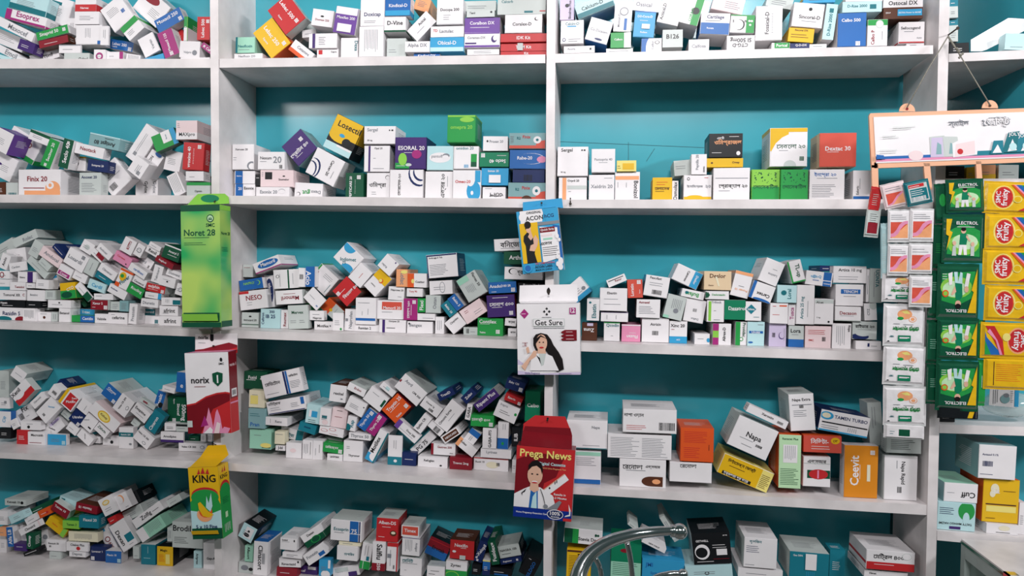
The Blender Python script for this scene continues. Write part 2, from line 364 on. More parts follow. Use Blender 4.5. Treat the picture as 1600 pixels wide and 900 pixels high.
N_SOLO = 312
DATA = '''
@1L 60
45 8 60 30 -14 i B30t
42 31 66 18 -13 w B22m;L14m;t:Esoprex,m,55,62,60,0
92 17 38 42 -15 w r:14,72,58,84,t;z1
134 8 33 22 2 w B50r;t:Nervex,w,45,25,40,0
136 30 38 20 0 w f:20,30,80,70
80 52 50 14 14 g t:Sinaprid 50,w,40,55,60,0;q:88,55,w;Sw
83 62 46 12 12 R Sn
24 44 66 14 -24 w t:Maxocef,e,60,50,50,0
14 60 54 22 -20 w f:10,35,80,70
42 75 26 17 -18 V 
69 83 46 16 15 w t:Pronil,k,60,50,36,0
109 73 34 15 2 w T12e
120 89 40 13 2 s t:Odrel,k,75,50,36,0
8 92 24 12 -15 i 
15 80 50 12 -24 w t:Emcil,e,50,50,50,0
52 93 40 9 4 w r:18,0,34,70,b
112 47 16 38 0 w F:30,10,70,80;z1
140 57 40 32 0 w F:35,30,60,85;r:86,0,100,18,b
166 56 14 30 0 w F:30,30,70,80
187 70 37 16 -9 b t:Labec 200,w,42,58,62,0;t:Capsule,w,22,25,24,0;q:88,22,w;Sw
181 23 37 44 38 w f:15,50,70,80;q:78,45,b
206 46 30 26 42 w T38g;f:15,20,60,50
237 12 48 40 -38 w e:25,80,40,22,R;f:50,20,90,55
265 33 44 22 28 b t:Moxacil 250,w,48,70,80,0;q:88,22,w;Sw
261 67 24 42 22 m t:Moxacil 125,w,45,55,70,90;q:50,10,w;Sw
233 73 26 32 28 w t:Vertin,e,70,45,50,90
281 57 14 20 20 r z1
290 47 6 38 0 g B55w;R10l
318 44 20 36 0 r t:Labec 500,w,45,50,80,90;q:88,80,w
297 76 32 26 -2 w t:Valpro,e,40,30,40,0;e:75,30,12,16,e
321 75 20 9 -35 m q:25,50,w;t:Cef,w,65,50,40,0;Sw
305 93 46 7 0 w f:10,30,50,70
156 86 18 18 0 w e:50,40,32,34,m;e:50,40,18,18,w
179 88 26 15 0 w R22m;f:15,40,55,70
208 87 22 16 -8 w F:10,10,90,90
240 91 36 10 15 c f:20,30,80,70
@1M 60
384 70 30 25 0 A L10t;t:Neofloxin,t,50,42,74,0;f:15,14,85,28
388 87 44 9 0 w t:Neofloxin 250,e,45,50,60,0
424 60 38 52 39 y t:Lebac 250,w,55,55,72,270;t:Square,w,22,55,24,270;q:78,12,w;So
448 22 40 50 40 r t:Lebac 500,w,62,60,72,270;t:Square,w,22,55,20,270;q:66,12,w;Ss
470 48 38 28 40 s f:20,20,80,80;z1
471 76 38 20 -36 w B30o;t:Cetamax,e,55,65,60,0;e:75,45,6,12,w
504 28 33 26 -7 w t:Duomax 250,R,50,38,66,0;e:48,60,8,5,k
540 33 35 42 -8 v T28w;t:Moxifen 200,w,50,60,84,0;s:18,6,82,36,w
483 52 22 12 5 w f:20,30,80,70;z1
505 63 44 23 0 w r:12,0,22,100,V;f:35,20,60,80
512 84 34 17 0 w r:8,50,26,90,r;t:Cepro,k,78,70,26,0
546 75 27 32 0 w t:Dexa,t,90,60,50,270
583 20 38 42 0 w t:Doxicap,B,50,42,70,0;f:15,10,70,22,e
580 65 38 48 0 w F:20,15,80,90
621 10 40 30 0 b t:Kindical-D,w,52,55,74,0;B28c;Sw
617 38 34 24 0 w t:D-Vine,k,50,60,72,0;B12G
621 74 30 29 0 s f:10,20,60,45
660 7 24 20 -15 O f:20,30,80,80;z1
660 42 42 24 47 w t:Acical,k,62,70,34,0;f:20,30,70,50
651 74 39 17 0 w t:Alpha DX,e,50,58,78,0
667 85 41 8 0 b t:Kindical-DX,w,50,50,68,0
703 18 41 40 0 w t:Docopa 200,k,50,56,74,0;f:25,15,55,40
698 48 52 17 0 w t:TD,r,14,60,14,0;t:Lactulac,e,48,55,42,0
698 70 53 23 0 c B30i;t:Obical-D,w,50,62,56,0
749 9 52 16 0 s f:15,20,85,60;z1;P s
751 22 44 11 0 s t:Tenil,k,20,60,20,0;e:88,70,4,14,k
753 39 56 24 0 v t:Coralbon DX,w,50,66,70,0;f:16,28,80,46,w
753 62 56 24 0 w B14v;T8v;t:Coramax-DX,e,34,66,52,0;e:84,55,8,24,V;e:87,62,6,18,w;r:2,22,34,32,V
755 81 50 9 0 w f:20,20,80,80
815 9 76 28 3 s t:Calcarb,t,20,76,24,0;r:56,8,74,20,t;r:88,14,100,20,r
818 37 58 29 2 w t:Coralex-D,k,46,48,52,0;e:86,76,6,10,k;e:88,78,5,9,w
818 59 72 13 0 r t:IDK Kit,w,50,50,30,0
818 73 72 13 0 r t:TDM Kit,w,50,50,34,0;s:37,5,49,95,s
818 83 72 6 0 r t:Kit,w,56,50,12,0
@1R 60
886 13 22 36 2 L t:Bicalrea Plus,k,70,44,80,90;e:50,62,14,8,k
932 9 60 22 22 i t:Calcium-D,k,45,60,60,0;B35t
894 50 36 37 0 w t:Calcin-O,t,50,86,62,0;r:28,72,68,77,c;e:14,16,8,8,B;e:14,16,5,5,w;f:34,6,90,24
905 77 48 11 0 w t:Acora,e,24,60,26,0;r:84,40,90,70,k
936 48 36 36 -15 w t:Co-Dicalem,e,50,50,80,0;e:58,12,18,5,B;Sb
975 28 28 43 -2 w e:55,74,26,16,e;e:55,74,20,12,w;t:Maxical-O,e,28,40,50,90;r:60,4,76,48,b
970 63 32 24 0 g R34w;t:Calbon,w,38,55,40,0
968 79 42 8 0 w f:10,30,90,70
1011 6 42 26 -5 w t:Ossical,e,40,40,60,0
1007 38 33 41 -3 c T4b;t:D3-Cora-D,w,50,80,74,0;f:25,60,75,70,w;s:38,32,76,50,w;t:Radiant,w,50,18,34,0
1018 70 32 22 0 w L35b;e:42,20,20,80,w;e:78,70,12,12,k;e:78,70,9,9,w;t:Calfor,e,55,50,60,90
1047 16 34 44 -13 w t:Actical D,k,16,40,62,90;u:20,30,24,60,e
1051 60 32 28 0 s t:B126,k,50,62,62,0
1078 16 30 44 -14 w R40g;e:70,52,22,13,k;t:CORA-X,g,52,36,50,90
1092 70 32 18 0 w t:Calfosa,e,50,40,70,0
1116 37 46 34 -2 w B54b;t:Cartilage,B,50,80,60,0;t:Renata,w,34,28,24,0;f:15,60,75,68,e
1138 6 50 26 -12 p f:40,20,90,70
1160 37 38 28 -2 w R34g;T6g;e:38,44,22,30,k;e:34,44,20,28,w;t:5,k,12,64,6,0;t:n,k,62,64,8,0;e:78,66,5,6,w;e:88,66,5,6,w;e:82,44,5,6,w
1158 66 44 23 0 w t:SI 500mg,k,50,70,76,180;t:CTG-D,k,48,32,56,180
1201 36 42 54 2 w t:Fossical-D,k,42,50,66,90;f:60,20,66,80,e
1218 4 42 16 -10 s f:20,20,80,80;z1
1262 27 48 38 -5 w t:Sincoral-D,k,56,42,72,0;e:56,76,6,7,k;f:30,20,80,30,e
1252 53 40 22 -4 y t:Recoral DX,n,50,84,52,0;f:10,26,90,62,n
1220 70 29 11 0 w r:16,15,98,95,g;t:Porical,w,56,56,60,0
1250 71 30 8 0 B t:Q-D-DX,w,56,55,60,0
1278 72 27 7 0 w f:20,20,80,80
1297 34 18 56 -5 i t:D-Rise 2000,t,50,42,62,90;r:32,76,68,88,t;Sw
1347 11 62 17 1 i t:D-Rise 2000,t,38,60,50,0;r:70,30,86,72,t
1331 46 45 53 -1 b t:Calbo 500,w,46,79,68,0;q:72,5,w;Sw
1350 -2 58 8 0 w f:20,20,80,80
1371 48 32 42 3 w T22g;e:60,82,20,16,s;e:60,82,16,12,w;t:Calbo P,R,26,32,56,90;F:70,20,78,55
1411 5 62 16 0 w t:Ostocal DX,k,50,48,74,0
1411 22 62 18 -1 n r:36,24,98,82,c;t:EXTRA Power to BONE,w,67,52,56,0;t:DX-P,w,12,52,12,0
1424 51 41 34 0 w B6r;t:Sellocogend,k,46,70,76,0;f:20,52,60,58,e;t:Acme,e,80,24,20,0
1430 70 28 5 0 w f:20,20,60,80
1280 -1 50 10 0 c T50y
@2L 60
2 222 30 34 -25 w Sv
36 227 53 38 -30 w B20g;e:58,26,9,10,w;e:58,26,4,5,t;t:Finix 10,R,44,66,62,0
8 262 36 40 -25 w f:40,30,80,60;e:30,55,10,5,V
62 284 66 39 0 w r:14,0,100,22,O;e:82,30,18,28,O;e:76,42,9,14,w;e:76,42,4,7,O;t:Finix 20,R,45,66,48,0;u:12,30,62,33,R
18 294 20 18 0 s k:20,5,90,30,t
2 293 14 18 0 n
78 240 17 46 -22 g t:Secinor 20,w,50,56,66,90;q:46,9,w;Sw
62 215 34 16 -20 w T30G;z1
104 240 16 46 -14 G t:Seclo 40,w,50,52,70,90;q:50,88,w;Sw
139 234 46 17 -12 w t:Neotack,R,46,56,56,0
163 222 48 20 -11 j t:Antigat 80,k,52,40,70,180;u:50,74,80,78,k;T10i
118 255 34 23 -3 w e:50,50,18,26,k;r:66,88,100,98,y;f:6,20,16,60
152 259 32 18 -6 B t:Sompraz 20,w,50,50,60,0
141 286 34 33 0 s t:Anoxet 20,B,45,82,72,0;f:10,20,80,60;Ps
178 276 40 46 42 w k:12,14,42,36;t:Losec,e,70,86,40,0;f:20,50,90,70;n9
223 226 26 62 -35 w F:30,20,50,80;q:40,20,e
238 258 38 26 55 w t:BLESTON,k,45,70,66,0;e:95,40,8,26,b
216 264 26 26 55 w q:22,30,e
257 221 38 28 22 g r:40,30,78,100,w;R20c;t:Pariet,t,58,64,30,90;SG
272 254 28 32 -12 w z0
278 286 20 36 25 w F:10,5,90,95
289 204 33 30 0 p B36w;t:MAXpro,k,52,24,76,0;f:6,60,20,90,e
302 244 34 43 -3 r t:vroxine 40,w,28,46,78,90;f:48,20,54,80,w;q:78,86,w
322 255 15 40 0 j t:nurtik,B,50,60,80,0;f:10,8,80,16,B
307 275 28 16 0 w f:20,30,60,60
309 294 37 19 0 s T20g;t:Opton,k,50,40,30,0
229 290 35 27 0 w t:Gylox,k,46,50,60,270;t:Gylox,e,84,50,60,270
@2M 60
379 245 34 40 0 w t:Xerosec 20,k,42,80,60,0;e:92,14,22,18,e;e:94,12,16,13,w;f:4,34,20,52
383 277 32 20 0 w r:4,0,40,100,b;t:Xeldrin,w,22,60,26,0
383 296 32 18 0 w r:4,0,40,100,b;t:20,w,26,66,18,0;t:Esonix,k,70,70,48,0
402 281 8 18 0 k f:20,60,90,80,w
426 250 42 28 0 w t:Nexum,k,30,66,44,0;t:20,e,74,56,32,0;k:82,4,94,26;f:8,42,36,48
433 278 52 27 0 p r:14,44,36,88,k;t:Stomelor,k,72,44,32,0;e:72,64,4,4,k;f:4,60,10,90
426 299 52 14 0 w t:Esonix 20,e,38,56,52,0;e:78,64,10,20,e;e:78,60,10,20,w
467 233 40 42 43 V t:প্রোটন ৪০,w,44,42,88,0;f:15,24,60,30,w;q:76,70,w;Sj;n8
537 213 46 57 -25 k T55y;e:40,47,42,20,y;t:Losectil,k,58,79,84,0;r:0,0,100,22,i;e:70,36,16,12,k;u:42,16,96,22,w;e:46,50,10,5,c;Sk
507 260 49 44 -27 w e:14,24,26,40,B;e:9,20,26,40,w;e:8,16,22,34,B;e:4,12,22,34,w;t:Carcer-20,k,66,54,60,270;F:80,20,84,50
482 293 44 24 -3 w t:Dexo,e,76,42,34,180;t:gut,g,42,42,28,180;e:14,26,7,12,k;e:13,24,6,11,w;Sw
594 211 49 28 -1 w t:Sergel,e,26,78,34,0;r:80,74,84,82,k;r:88,74,94,82,k;t:20 mg,k,18,18,16,0
589 248 40 41 0 w r:16,0,24,100,V;t:Opal 20,k,56,90,32,0;f:36,50,50,54;f:36,10,80,13
554 289 28 38 0 G t:PEPTICARE 20,w,28,46,82,90;f:52,20,56,76,w;q:74,84,w
591 289 36 38 0 w t:ওমিপ্রা,k,48,54,76,0;e:92,84,10,8,k;e:93,83,9,7,w;f:22,16,46,32
641 239 49 50 -2 V t:ESORAL 20,w,52,66,86,0;r:0,0,46,18,g;e:24,30,14,20,l;f:28,48,78,56,w;e:44,12,10,5,s;e:70,46,16,14,m;f:4,6,40,12,w;SB
688 247 41 38 -1 i e:50,52,42,22,w;t:pantoflu,e,42,56,50,0;e:74,60,14,10,e;e:72,54,13,9,w;Ss
721 201 44 43 0 g t:omepra 20,l,50,54,80,0;T6l;e:70,84,26,10,l;Sg
728 246 39 36 0 w t:omidon 20,t,44,92,72,0;r:70,8,94,66,g;r:70,8,94,30,G;k:42,4,60,18,c
774 224 39 23 0 w t:Prosan 20,e,54,64,56,0;e:18,66,4,7,k;n9
772 249 46 23 0 H t:Seclo 40,w,62,38,56,180;q:12,78,w;f:60,72,94,84,w
824 220 57 25 0 j B20X;e:100,20,26,34,X;r:0,20,70,34,j;e:78,56,11,24,w;e:78,56,4,9,t;t:Finix,r,48,76,22,0;t:R2,t,26,68,10,0;f:2,30,12,84
824 249 57 30 0 b e:60,54,38,30,w;e:58,54,37,29,b;e:90,50,14,18,P;t:Rabe-20,w,42,58,42,0
826 275 50 20 0 B k:34,10,62,60
820 297 59 24 0 j B22X;e:100,20,26,34,X;r:0,22,70,36,j;e:76,56,11,26,w;e:76,56,4,9,t;t:Finix,r,48,72,22,0;t:R2,t,24,64,10,0;e:50,8,14,22,n
775 276 42 27 0 c s:28,14,72,60,w;k:34,22,66,50,r;t:Inmax 20,w,44,84,40,0
772 301 36 18 0 w t:ওমেপ,k,60,40,60,180;f:10,84,46,94
732 288 44 45 0 w e:76,30,26,34,c;r:80,60,100,100,c;e:64,72,16,26,w;t:Omec-20,r,36,62,56,0;e:70,24,5,7,w
686 289 43 43 0 w t:এক্সর ২০,k,68,50,84,90;F:80,45,84,84
635 288 52 46 0 w t:কোরসেফ-২০,k,28,50,74,90;e:90,88,34,44,B;e:94,94,34,44,w;e:94,92,24,30,B;e:98,98,24,30,w
@2R 40
895 252 48 46 0 w t:Sergel,k,30,88,38,0;r:78,86,83,91,k;r:86,86,92,91,k;t:20 mg,k,18,12,16,0
943 251 37 37 0 w t:Pantoprix 40,e,50,54,78,0;f:30,40,72,44
979 259 31 17 0 Y r:30,16,88,74,y;f:4,20,22,60,n
895 294 44 34 0 w r:12,0,26,100,O;t:Orpril 20,k,52,86,42,0;r:30,50,100,66,s;f:34,38,46,42
940 292 40 38 0 w t:Xeidrin 20,e,50,56,88,0;f:60,86,96,92
980 290 39 43 0 w r:0,74,98,87,O;t:Bonizol,k,86,40,60,270;F:44,45,48,64;F:8,45,14,66
1035 294 31 34 0 y t:মেগাসেক,n,50,54,76,0;f:14,38,60,44,n;f:20,66,80,86,o
1055 297 10 30 0 w t:Osmolax,k,50,50,90,90
1090 292 44 38 0 w B16y;e:40,14,30,8,y;t:ইসোমিপ্রেজ,e,40,56,58,0;t:২০,e,88,56,20,0;e:16,86,5,6,k;e:16,86,3,4,w;f:74,88,92,92,r
1093 258 24 32 0 w t:Peptilla 20,e,40,60,74,90;k:78,10,88,40;n13;yw-14
1066 262 26 24 5 s f:10,40,70,70;z1
1134 227 53 38 0 k t:ওমিপ্রাজল,O,56,62,82,0;t:একটি,w,34,82,22,0;f:8,14,46,26,w;e:88,16,6,9,w;f:60,84,94,90,w;Sk
1132 254 57 14 0 y t:Omep,n,80,50,20,0;e:14,48,3,10,n
1143 287 57 50 0 w u:4,68,96,70,e;t:প্রোক্যাপ ২০,k,54,44,80,0;f:14,28,52,32
1232 230 59 61 0 w r:0,40,50,100,y;T10y;e:78,20,78,69,w;t:সেকলো ২০,G,56,53,78,0;q:86,20,G;e:54,2,17,14,s;f:24,40,56,43
1309 234 58 53 -1 X t:Dextac 30,w,50,54,70,0;f:20,42,66,45,w;Sa
1196 288 44 47 0 l B45g;t:লোসেকটিল,G,50,46,90,0;D:10,58,90,92,G
1241 288 43 47 0 g t:লোসেকটিল,G,50,46,90,0;D:10,58,90,92,G
1292 288 55 47 0 w t:ইনপ্রো ২০,b,44,84,64,0;f:6,10,80,54;f:20,70,86,75
1348 289 31 46 0 w r:0,4,100,14,b;t:Esloric,k,22,34,30,90;F:30,30,40,74
@3L 60
8 388 34 20 28 s z1
40 375 40 16 22 s t:Rolac,e,60,40,40,0
26 398 30 22 8 w t:Tenoloc,k,40,50,50,0
8 411 14 24 -22 w t:Amlo,k,50,50,60,90
30 417 26 15 8 w t:Cardon,e,40,50,50,0
54 391 18 26 -30 s f:20,30,80,60
77 400 37 17 -33 p t:Amdocal,e,52,56,70,0
94 394 24 9 -45 B f:10,30,90,70,w
60 418 38 13 -42 s f:20,30,80,60
71 411 20 11 -42 s
7 428 16 13 0 w e:26,50,22,36,R;e:26,50,14,24,w
7 441 17 12 0 w f:10,30,60,60
41 433 28 17 0 w r:54,0,84,100,V;t:Ritmo,k,26,46,30,0
28 444 25 13 0 w t:Temidol,R,60,40,60,0
48 446 14 8 0 w f:20,30,80,60
68 442 20 16 -5 w z0
85 438 14 24 15 w r:0,60,100,100,c
118 406 34 27 -30 w t:Losardil,e,46,50,70,0;q:76,84,e
100 425 22 18 -28 w r:6,8,94,44,m;t:Cosar,w,50,26,60,0
138 387 20 18 -30 w e:50,50,22,22,s;z0
142 417 16 26 -28 s F:40,20,60,80
124 435 22 14 -25 w z0
107 455 24 26 5 y B52g;t:CTO,w,66,62,50,20;e:40,24,36,20,G
92 459 13 12 0 w z1
20 460 41 15 0 w t:Tomorel XR,k,46,52,66,0;t:C,R,92,56,8,0
56 462 27 17 0 w t:Betaloc,e,40,56,44,0
78 461 15 15 0 s F:20,20,80,80
19 475 40 11 0 k t:Hypen,w,18,60,26,0;f:10,20,70,30,w
52 475 22 11 0 k z0
93 473 36 13 0 w e:50,66,4,9,k
70 478 12 12 0 s z1
18 491 37 20 0 w e:18,6,34,24,t;e:90,6,24,26,R;t:Ranidin 5,B,50,54,74,0;f:30,36,56,40
47 491 19 19 0 w F:10,20,90,86
68 494 21 13 0 w e:50,42,10,16,n;f:20,76,70,84
85 494 10 13 0 s F:20,20,80,80
101 491 18 19 0 w t:Betanol,k,50,66,84,0
130 485 36 13 0 w r:36,0,100,100,c;t:Tritec,w,62,56,36,0
130 497 36 10 0 g r:38,0,100,100,b;t:Cavidin,w,70,56,46,0
131 459 30 12 -48 w r:60,0,100,100,G
127 468 22 8 -50 G z1
154 448 28 16 -20 i t:Cardil,c,50,50,60,0
153 477 27 16 -2 R t:Xavor 5,w,40,66,60,0;q:88,22,w;f:10,20,36,30,w;Ss
160 464 30 11 -3 w f:10,50,50,70
160 497 21 14 0 w t:Valzide,k,50,46,70,0
186 497 30 17 0 w t:cefarine,k,54,56,66,0;f:16,80,40,86
178 478 16 14 0 s f:20,20,80,80
194 477 14 17 0 j f:20,20,80,80
209 488 13 32 -6 w t:Prazosin,e,50,50,70,90
230 492 34 27 -3 w r:14,48,80,84,t;t:Dilatrend,w,48,68,52,0;q:86,14,t
232 475 27 15 -6 w t:Diuretic,e,46,50,70,0
263 486 29 16 -2 w t:afrint,k,54,50,62,0;f:18,20,56,28
266 500 34 13 -1 w t:afrint,k,50,50,56,0
267 471 30 12 -1 w r:60,10,100,70,t;F:20,30,44,80
237 462 26 11 -8 w R20c;f:20,30,70,60
242 453 30 14 -12 r t:exiphin,w,40,62,60,0;q:88,22,w;f:10,24,64,32,w;Ss
266 457 16 11 -10 s z1
263 440 25 16 -15 w e:50,50,6,8,k;f:20,64,80,70
272 430 26 12 -20 w t:Duovent,e,50,50,70,0
280 452 12 18 -18 w e:60,50,26,20,e;e:60,50,18,14,w
211 454 26 18 -28 g t:Riocling,w,54,58,70,0;SG
216 438 22 13 -28 w t:Cenzecol,k,50,30,74,0
243 428 15 28 -17 w t:Telmicard,e,50,50,76,90
257 411 30 10 -28 R t:Angilock,w,40,50,46,0
267 398 28 22 -20 G T10w;t:Amaryl 2,w,60,56,60,0;f:30,28,90,36,w
242 385 20 8 -28 w f:20,30,80,60
239 393 22 11 -28 w t:Renil,k,50,50,60,0
223 412 32 21 -32 w t:Lopiril,e,42,56,50,0;k:82,30,90,54
215 424 30 13 -32 w t:cardinex,b,56,52,60,0
202 385 20 24 -28 w r:44,28,64,86,R;t:Vasel,w,54,57,50,90
216 390 13 20 -30 w e:50,50,30,20,e;e:50,50,22,14,w
192 405 28 16 -30 P t:Coronex,r,40,60,50,0;e:80,24,4,7,k
177 414 28 12 -33 w z1
169 427 30 15 -33 w t:Olmecar,e,50,50,60,0
193 437 22 30 -25 w r:0,0,34,22,o;T12o;e:36,60,26,24,y;e:30,62,14,10,g;t:Fluver,t,58,48,66,60
182 456 30 14 -28 w t:Amlovas,B,30,60,40,0
162 436 28 12 -30 T f:20,30,80,70,w
165 394 26 13 -40 w t:Amlosar,e,44,50,60,0
154 401 22 11 -42 w r:40,30,100,100,R
@3M 90
387 423 16 20 0 s z1;f:10,70,80,84,R
417 413 42 17 20 w B10m;e:55,56,40,34,b;t:Mamoril,w,55,60,56,0;Sw
389 443 37 18 8 b t:NAPROX,l,46,62,56,0;e:78,58,12,24,l;e:75,58,11,22,b
389 469 43 30 6 w r:0,86,36,100,r;t:NESO,R,54,62,60,0;f:26,20,48,44
418 455 18 50 3 w L12m;e:60,50,36,40,B;t:Naprosyn,w,60,50,50,90
445 436 40 31 3 w r:56,0,62,100,G;e:16,66,7,9,k;e:16,66,5,7,w;F:22,10,30,80;F:74,20,82,80
469 434 11 30 0 w k:20,40,80,66
482 433 15 32 0 b t:Acio,w,30,44,70,270
452 464 42 22 3 w t:Mamoril,R,54,42,66,180;f:30,70,84,78,R;Ss
391 499 27 22 0 s t:Intracard 20,k,50,50,74,0;u:0,18,100,23,G;e:50,74,8,5,k
422 497 30 29 0 i t:Ceftron,B,12,50,60,90;t:IB 25,B,52,62,50,0;t:300,B,60,86,26,0
445 496 12 24 0 w t:Reumax,R,50,50,74,90
466 493 31 37 2 s t:Mervex,G,48,70,60,0;f:10,24,40,40;f:56,24,86,40
481 483 6 18 0 g z1
505 437 34 38 48 w T7g;F:60,10,84,60;e:58,88,8,3,R;f:10,8,70,16,t;Pw
492 466 22 30 45 w F:40,40,60,84;k:20,8,30,20,b
495 492 23 15 0 w t:Naprox,k,54,20,60,0;f:20,50,80,80
506 508 30 12 0 w t:Motifex,k,46,48,60,0;d:84,50,5,14,e
545 403 32 38 46 w e:100,76,36,30,c;e:0,18,30,34,c;t:Indomet,t,44,46,70,310;t:75,t,18,50,16,310
562 430 30 26 48 w f:34,40,70,52,r
544 456 32 34 44 r t:বিডমল ৪০,w,62,40,90,0;f:20,60,60,72,w;q:12,70,w;Sn
521 482 32 22 -42 o r:46,0,100,100,s;e:46,40,8,12,y;F:62,20,76,80
590 441 38 26 45 w R42y;e:64,40,10,14,o;e:64,44,7,10,Y;t:Coxitor,k,30,60,36,90
608 415 24 26 48 w t:Rolac,e,30,66,40,90;e:92,22,6,4,V
627 434 18 28 0 O t:Rolac,e,56,50,76,270;e:70,84,30,10,Y
651 438 30 22 -3 w L34o;e:28,44,8,16,Y;t:Coxitor,k,66,40,48,0
648 457 25 13 0 w t:Tory 90,r,40,60,50,0
620 458 25 21 -4 w t:Naprotec 20,k,54,74,80,0;f:60,20,90,34
609 484 42 30 -2 w r:18,52,94,94,X;t:Mamoril 20,w,56,62,66,0;f:18,34,60,44
641 483 22 34 -3 m t:সোনাপ ২৫০,w,34,48,80,90;F:52,20,58,70,w;q:76,84,w;Ss
660 477 12 22 0 g t:Flexi,w,50,50,70,90
677 474 24 28 -3 s t:Ostan,e,60,56,66,90
666 495 28 11 0 w f:30,20,90,50
572 485 32 42 -3 w r:0,14,100,24,b;F:30,34,36,50;F:60,34,64,60;f:10,80,80,86;Pw
548 499 18 34 -4 w t:Naprofen,e,60,50,80,90;q:20,50,e
531 501 17 25 0 w e:80,10,10,7,g
570 514 38 11 0 w t:Remian 2,k,42,50,52,0
613 509 42 19 0 w r:12,0,22,100,V;t:Ostopen 20,k,56,88,40,0;u:28,34,60,38,k
656 511 40 18 0 w t:Bengex,e,34,64,50,0;e:8,80,3,8,k
687 507 14 24 0 w F:20,20,80,80
691 415 48 37 5 w T6B;L3B;t:Arthraga-5 Tab,k,30,86,46,0;f:8,10,70,60;SB
689 450 36 22 3 w e:56,50,12,40,e;e:56,50,10,36,w
737 447 34 40 31 s r:0,76,56,100,A;t:Flamex 50,k,84,66,60,270;F:20,26,64,60
712 472 24 15 -52 b t:Baklo 5,w,50,60,70,0;Sw
700 484 24 15 -52 T t:Baklo 10,w,50,50,70,0
740 487 38 24 33 p f:16,60,34,84,R;f:50,20,90,50
711 505 27 23 40 w t:Clopidex,k,54,68,60,0
785 449 44 18 3 b t:Anadol,w,26,64,44,0;t:100 SR,w,66,64,30,0;q:88,26,w;f:10,10,28,18,w;Sk
781 478 44 35 3 V t:সোনাপ ৫০০,w,52,60,88,0;q:86,16,w;u:20,88,76,90,w;f:16,42,56,47,w;SR
766 511 40 28 0 g t:Contilex,w,40,80,68,0;f:8,64,48,67,w;t:Tablet,w,20,18,24,0;q:80,24,w
735 517 22 12 0 s k:20,20,40,80;f:50,30,90,60
798 503 18 13 -6 w t:কাল,k,60,50,60,0
801 520 14 13 0 w t:কাল,k,60,50,60,0
797 382 50 19 3 w t:বনিজেন,k,56,56,74,0;f:20,16,80,24
806 403 38 20 0 G t:Arthri,w,52,54,60,0
818 427 60 20 -2 w t:প্রেমো,k,46,56,44,0;e:22,66,12,26,k;e:24,64,10,24,w
828 484 42 84 0 k t:ReproMed,w,50,96,60,0;z0
@3R 55
902 454 34 30 40 w B24c;e:80,40,10,10,e;z1
927 484 20 34 -3 w t:Ebatin,t,58,44,64,90;e:26,84,10,5,t
921 517 24 25 0 n t:Zuna,w,46,60,70,180;r:34,84,74,100,L;n5
960 468 43 36 0 w t:Ebastin,k,44,80,36,0;f:14,50,68,55;f:14,24,80,38
960 495 43 15 0 w T5V;F:20,20,26,70;F:54,20,60,70
965 438 31 12 22 w t:Recur,R,60,50,36,0;u:8,70,90,80,k
993 451 24 29 2 X t:Loratin,w,30,44,66,90;q:76,86,w;t:Square,w,80,34,22,90;So
1028 449 38 33 -9 w t:Fexofast,k,42,90,50,0;f:18,50,84,72;k:34,10,76,32;Sc
1013 482 37 29 -1 w t:Asmasal,R,32,84,46,0;f:10,20,80,66;Ss
956 516 25 25 0 w t:Qcodin,t,54,84,80,0;f:44,24,60,34;T4g
986 519 30 24 -2 P t:Fluzan,w,56,30,58,180;f:40,50,90,54,w;T6w
1024 515 43 36 0 w t:Atrizin,k,50,76,40,0;k:38,30,62,48
1076 432 43 27 -25 w R30c;t:Calvimax,k,48,50,70,270;t:Deslor,w,84,50,56,270;Pw
1060 517 28 31 0 w B31c;t:Xinc 20,k,46,80,80,0;t:ACI,w,50,16,20,0;f:10,60,34,64,R
1052 478 30 38 -14 s F:30,40,86,84;e:60,36,14,10,e;r:0,0,30,12,A
1083 461 36 13 -12 w t:Bufast,g,46,46,60,180;e:22,60,8,16,t
1084 486 32 36 -10 w t:Deflux,e,56,14,40,180;k:40,46,60,60
1122 439 43 30 0 a t:Deslor,n,50,76,60,0;p:C,40,72,48,72,58,20,52,20;t:Deslor,n,26,24,20,0
1120 461 37 13 0 w r:0,10,6,90,G;d:10,50,9,40,G;t:Desloratadin,g,56,56,56,0
1116 486 27 34 0 w r:8,4,24,96,l;t:Trilock,e,54,92,60,0;f:40,50,58,54;f:40,8,86,12
1148 484 33 31 -1 H t:Desatrol,w,60,58,82,0;f:30,46,66,50,w;Ss
1177 486 25 30 0 w d:36,60,32,26,T;t:bilista,w,36,60,42,0;f:52,14,88,26,t
1158 444 28 40 -14 w T12O;t:Provair 10,O,54,28,72,180;f:34,40,70,46
1208 426 31 38 -22 w t:Lexima,e,60,40,50,180;f:50,60,80,70
1190 456 36 28 -20 w L14b;e:60,4,40,10,b;t:Cartex,k,58,36,60,180;Tr;Pw
1097 527 24 12 0 w f:20,40,60,70;e:92,40,12,20,c
1128 521 29 31 0 w r:0,0,32,100,m;r:0,34,32,66,l;t:Alirex-D,k,62,50,66,90
1158 520 18 35 0 w L42g;e:52,26,18,9,g;e:52,26,11,6,w;t:Providac,G,76,66,60,270
1181 520 27 35 0 i r:10,52,92,62,b;t:Urokit,w,50,57,50,0;f:60,86,96,90;e:20,14,14,4,b
1246 424 22 35 14 w L12g;B6g;t:TL-up,G,60,52,60,270
1281 436 42 22 -7 w r:66,0,96,100,b;u:66,36,96,42,w;t:c@t-Q,c,38,62,40,0;t:Unimed,w,82,18,24,0;u:26,34,50,38,b
1292 419 22 9 0 B z1
1326 429 52 27 0 w t:Artica 10 mg,k,50,76,72,0;f:14,16,84,46;Pk
1367 446 20 54 -2 s t:UONTA,t,60,70,50,270;F:30,10,40,90
1356 446 5 52 -2 w F:20,20,80,80
1227 458 31 28 -1 i t:Loral,t,62,50,56,90;e:34,56,14,14,t
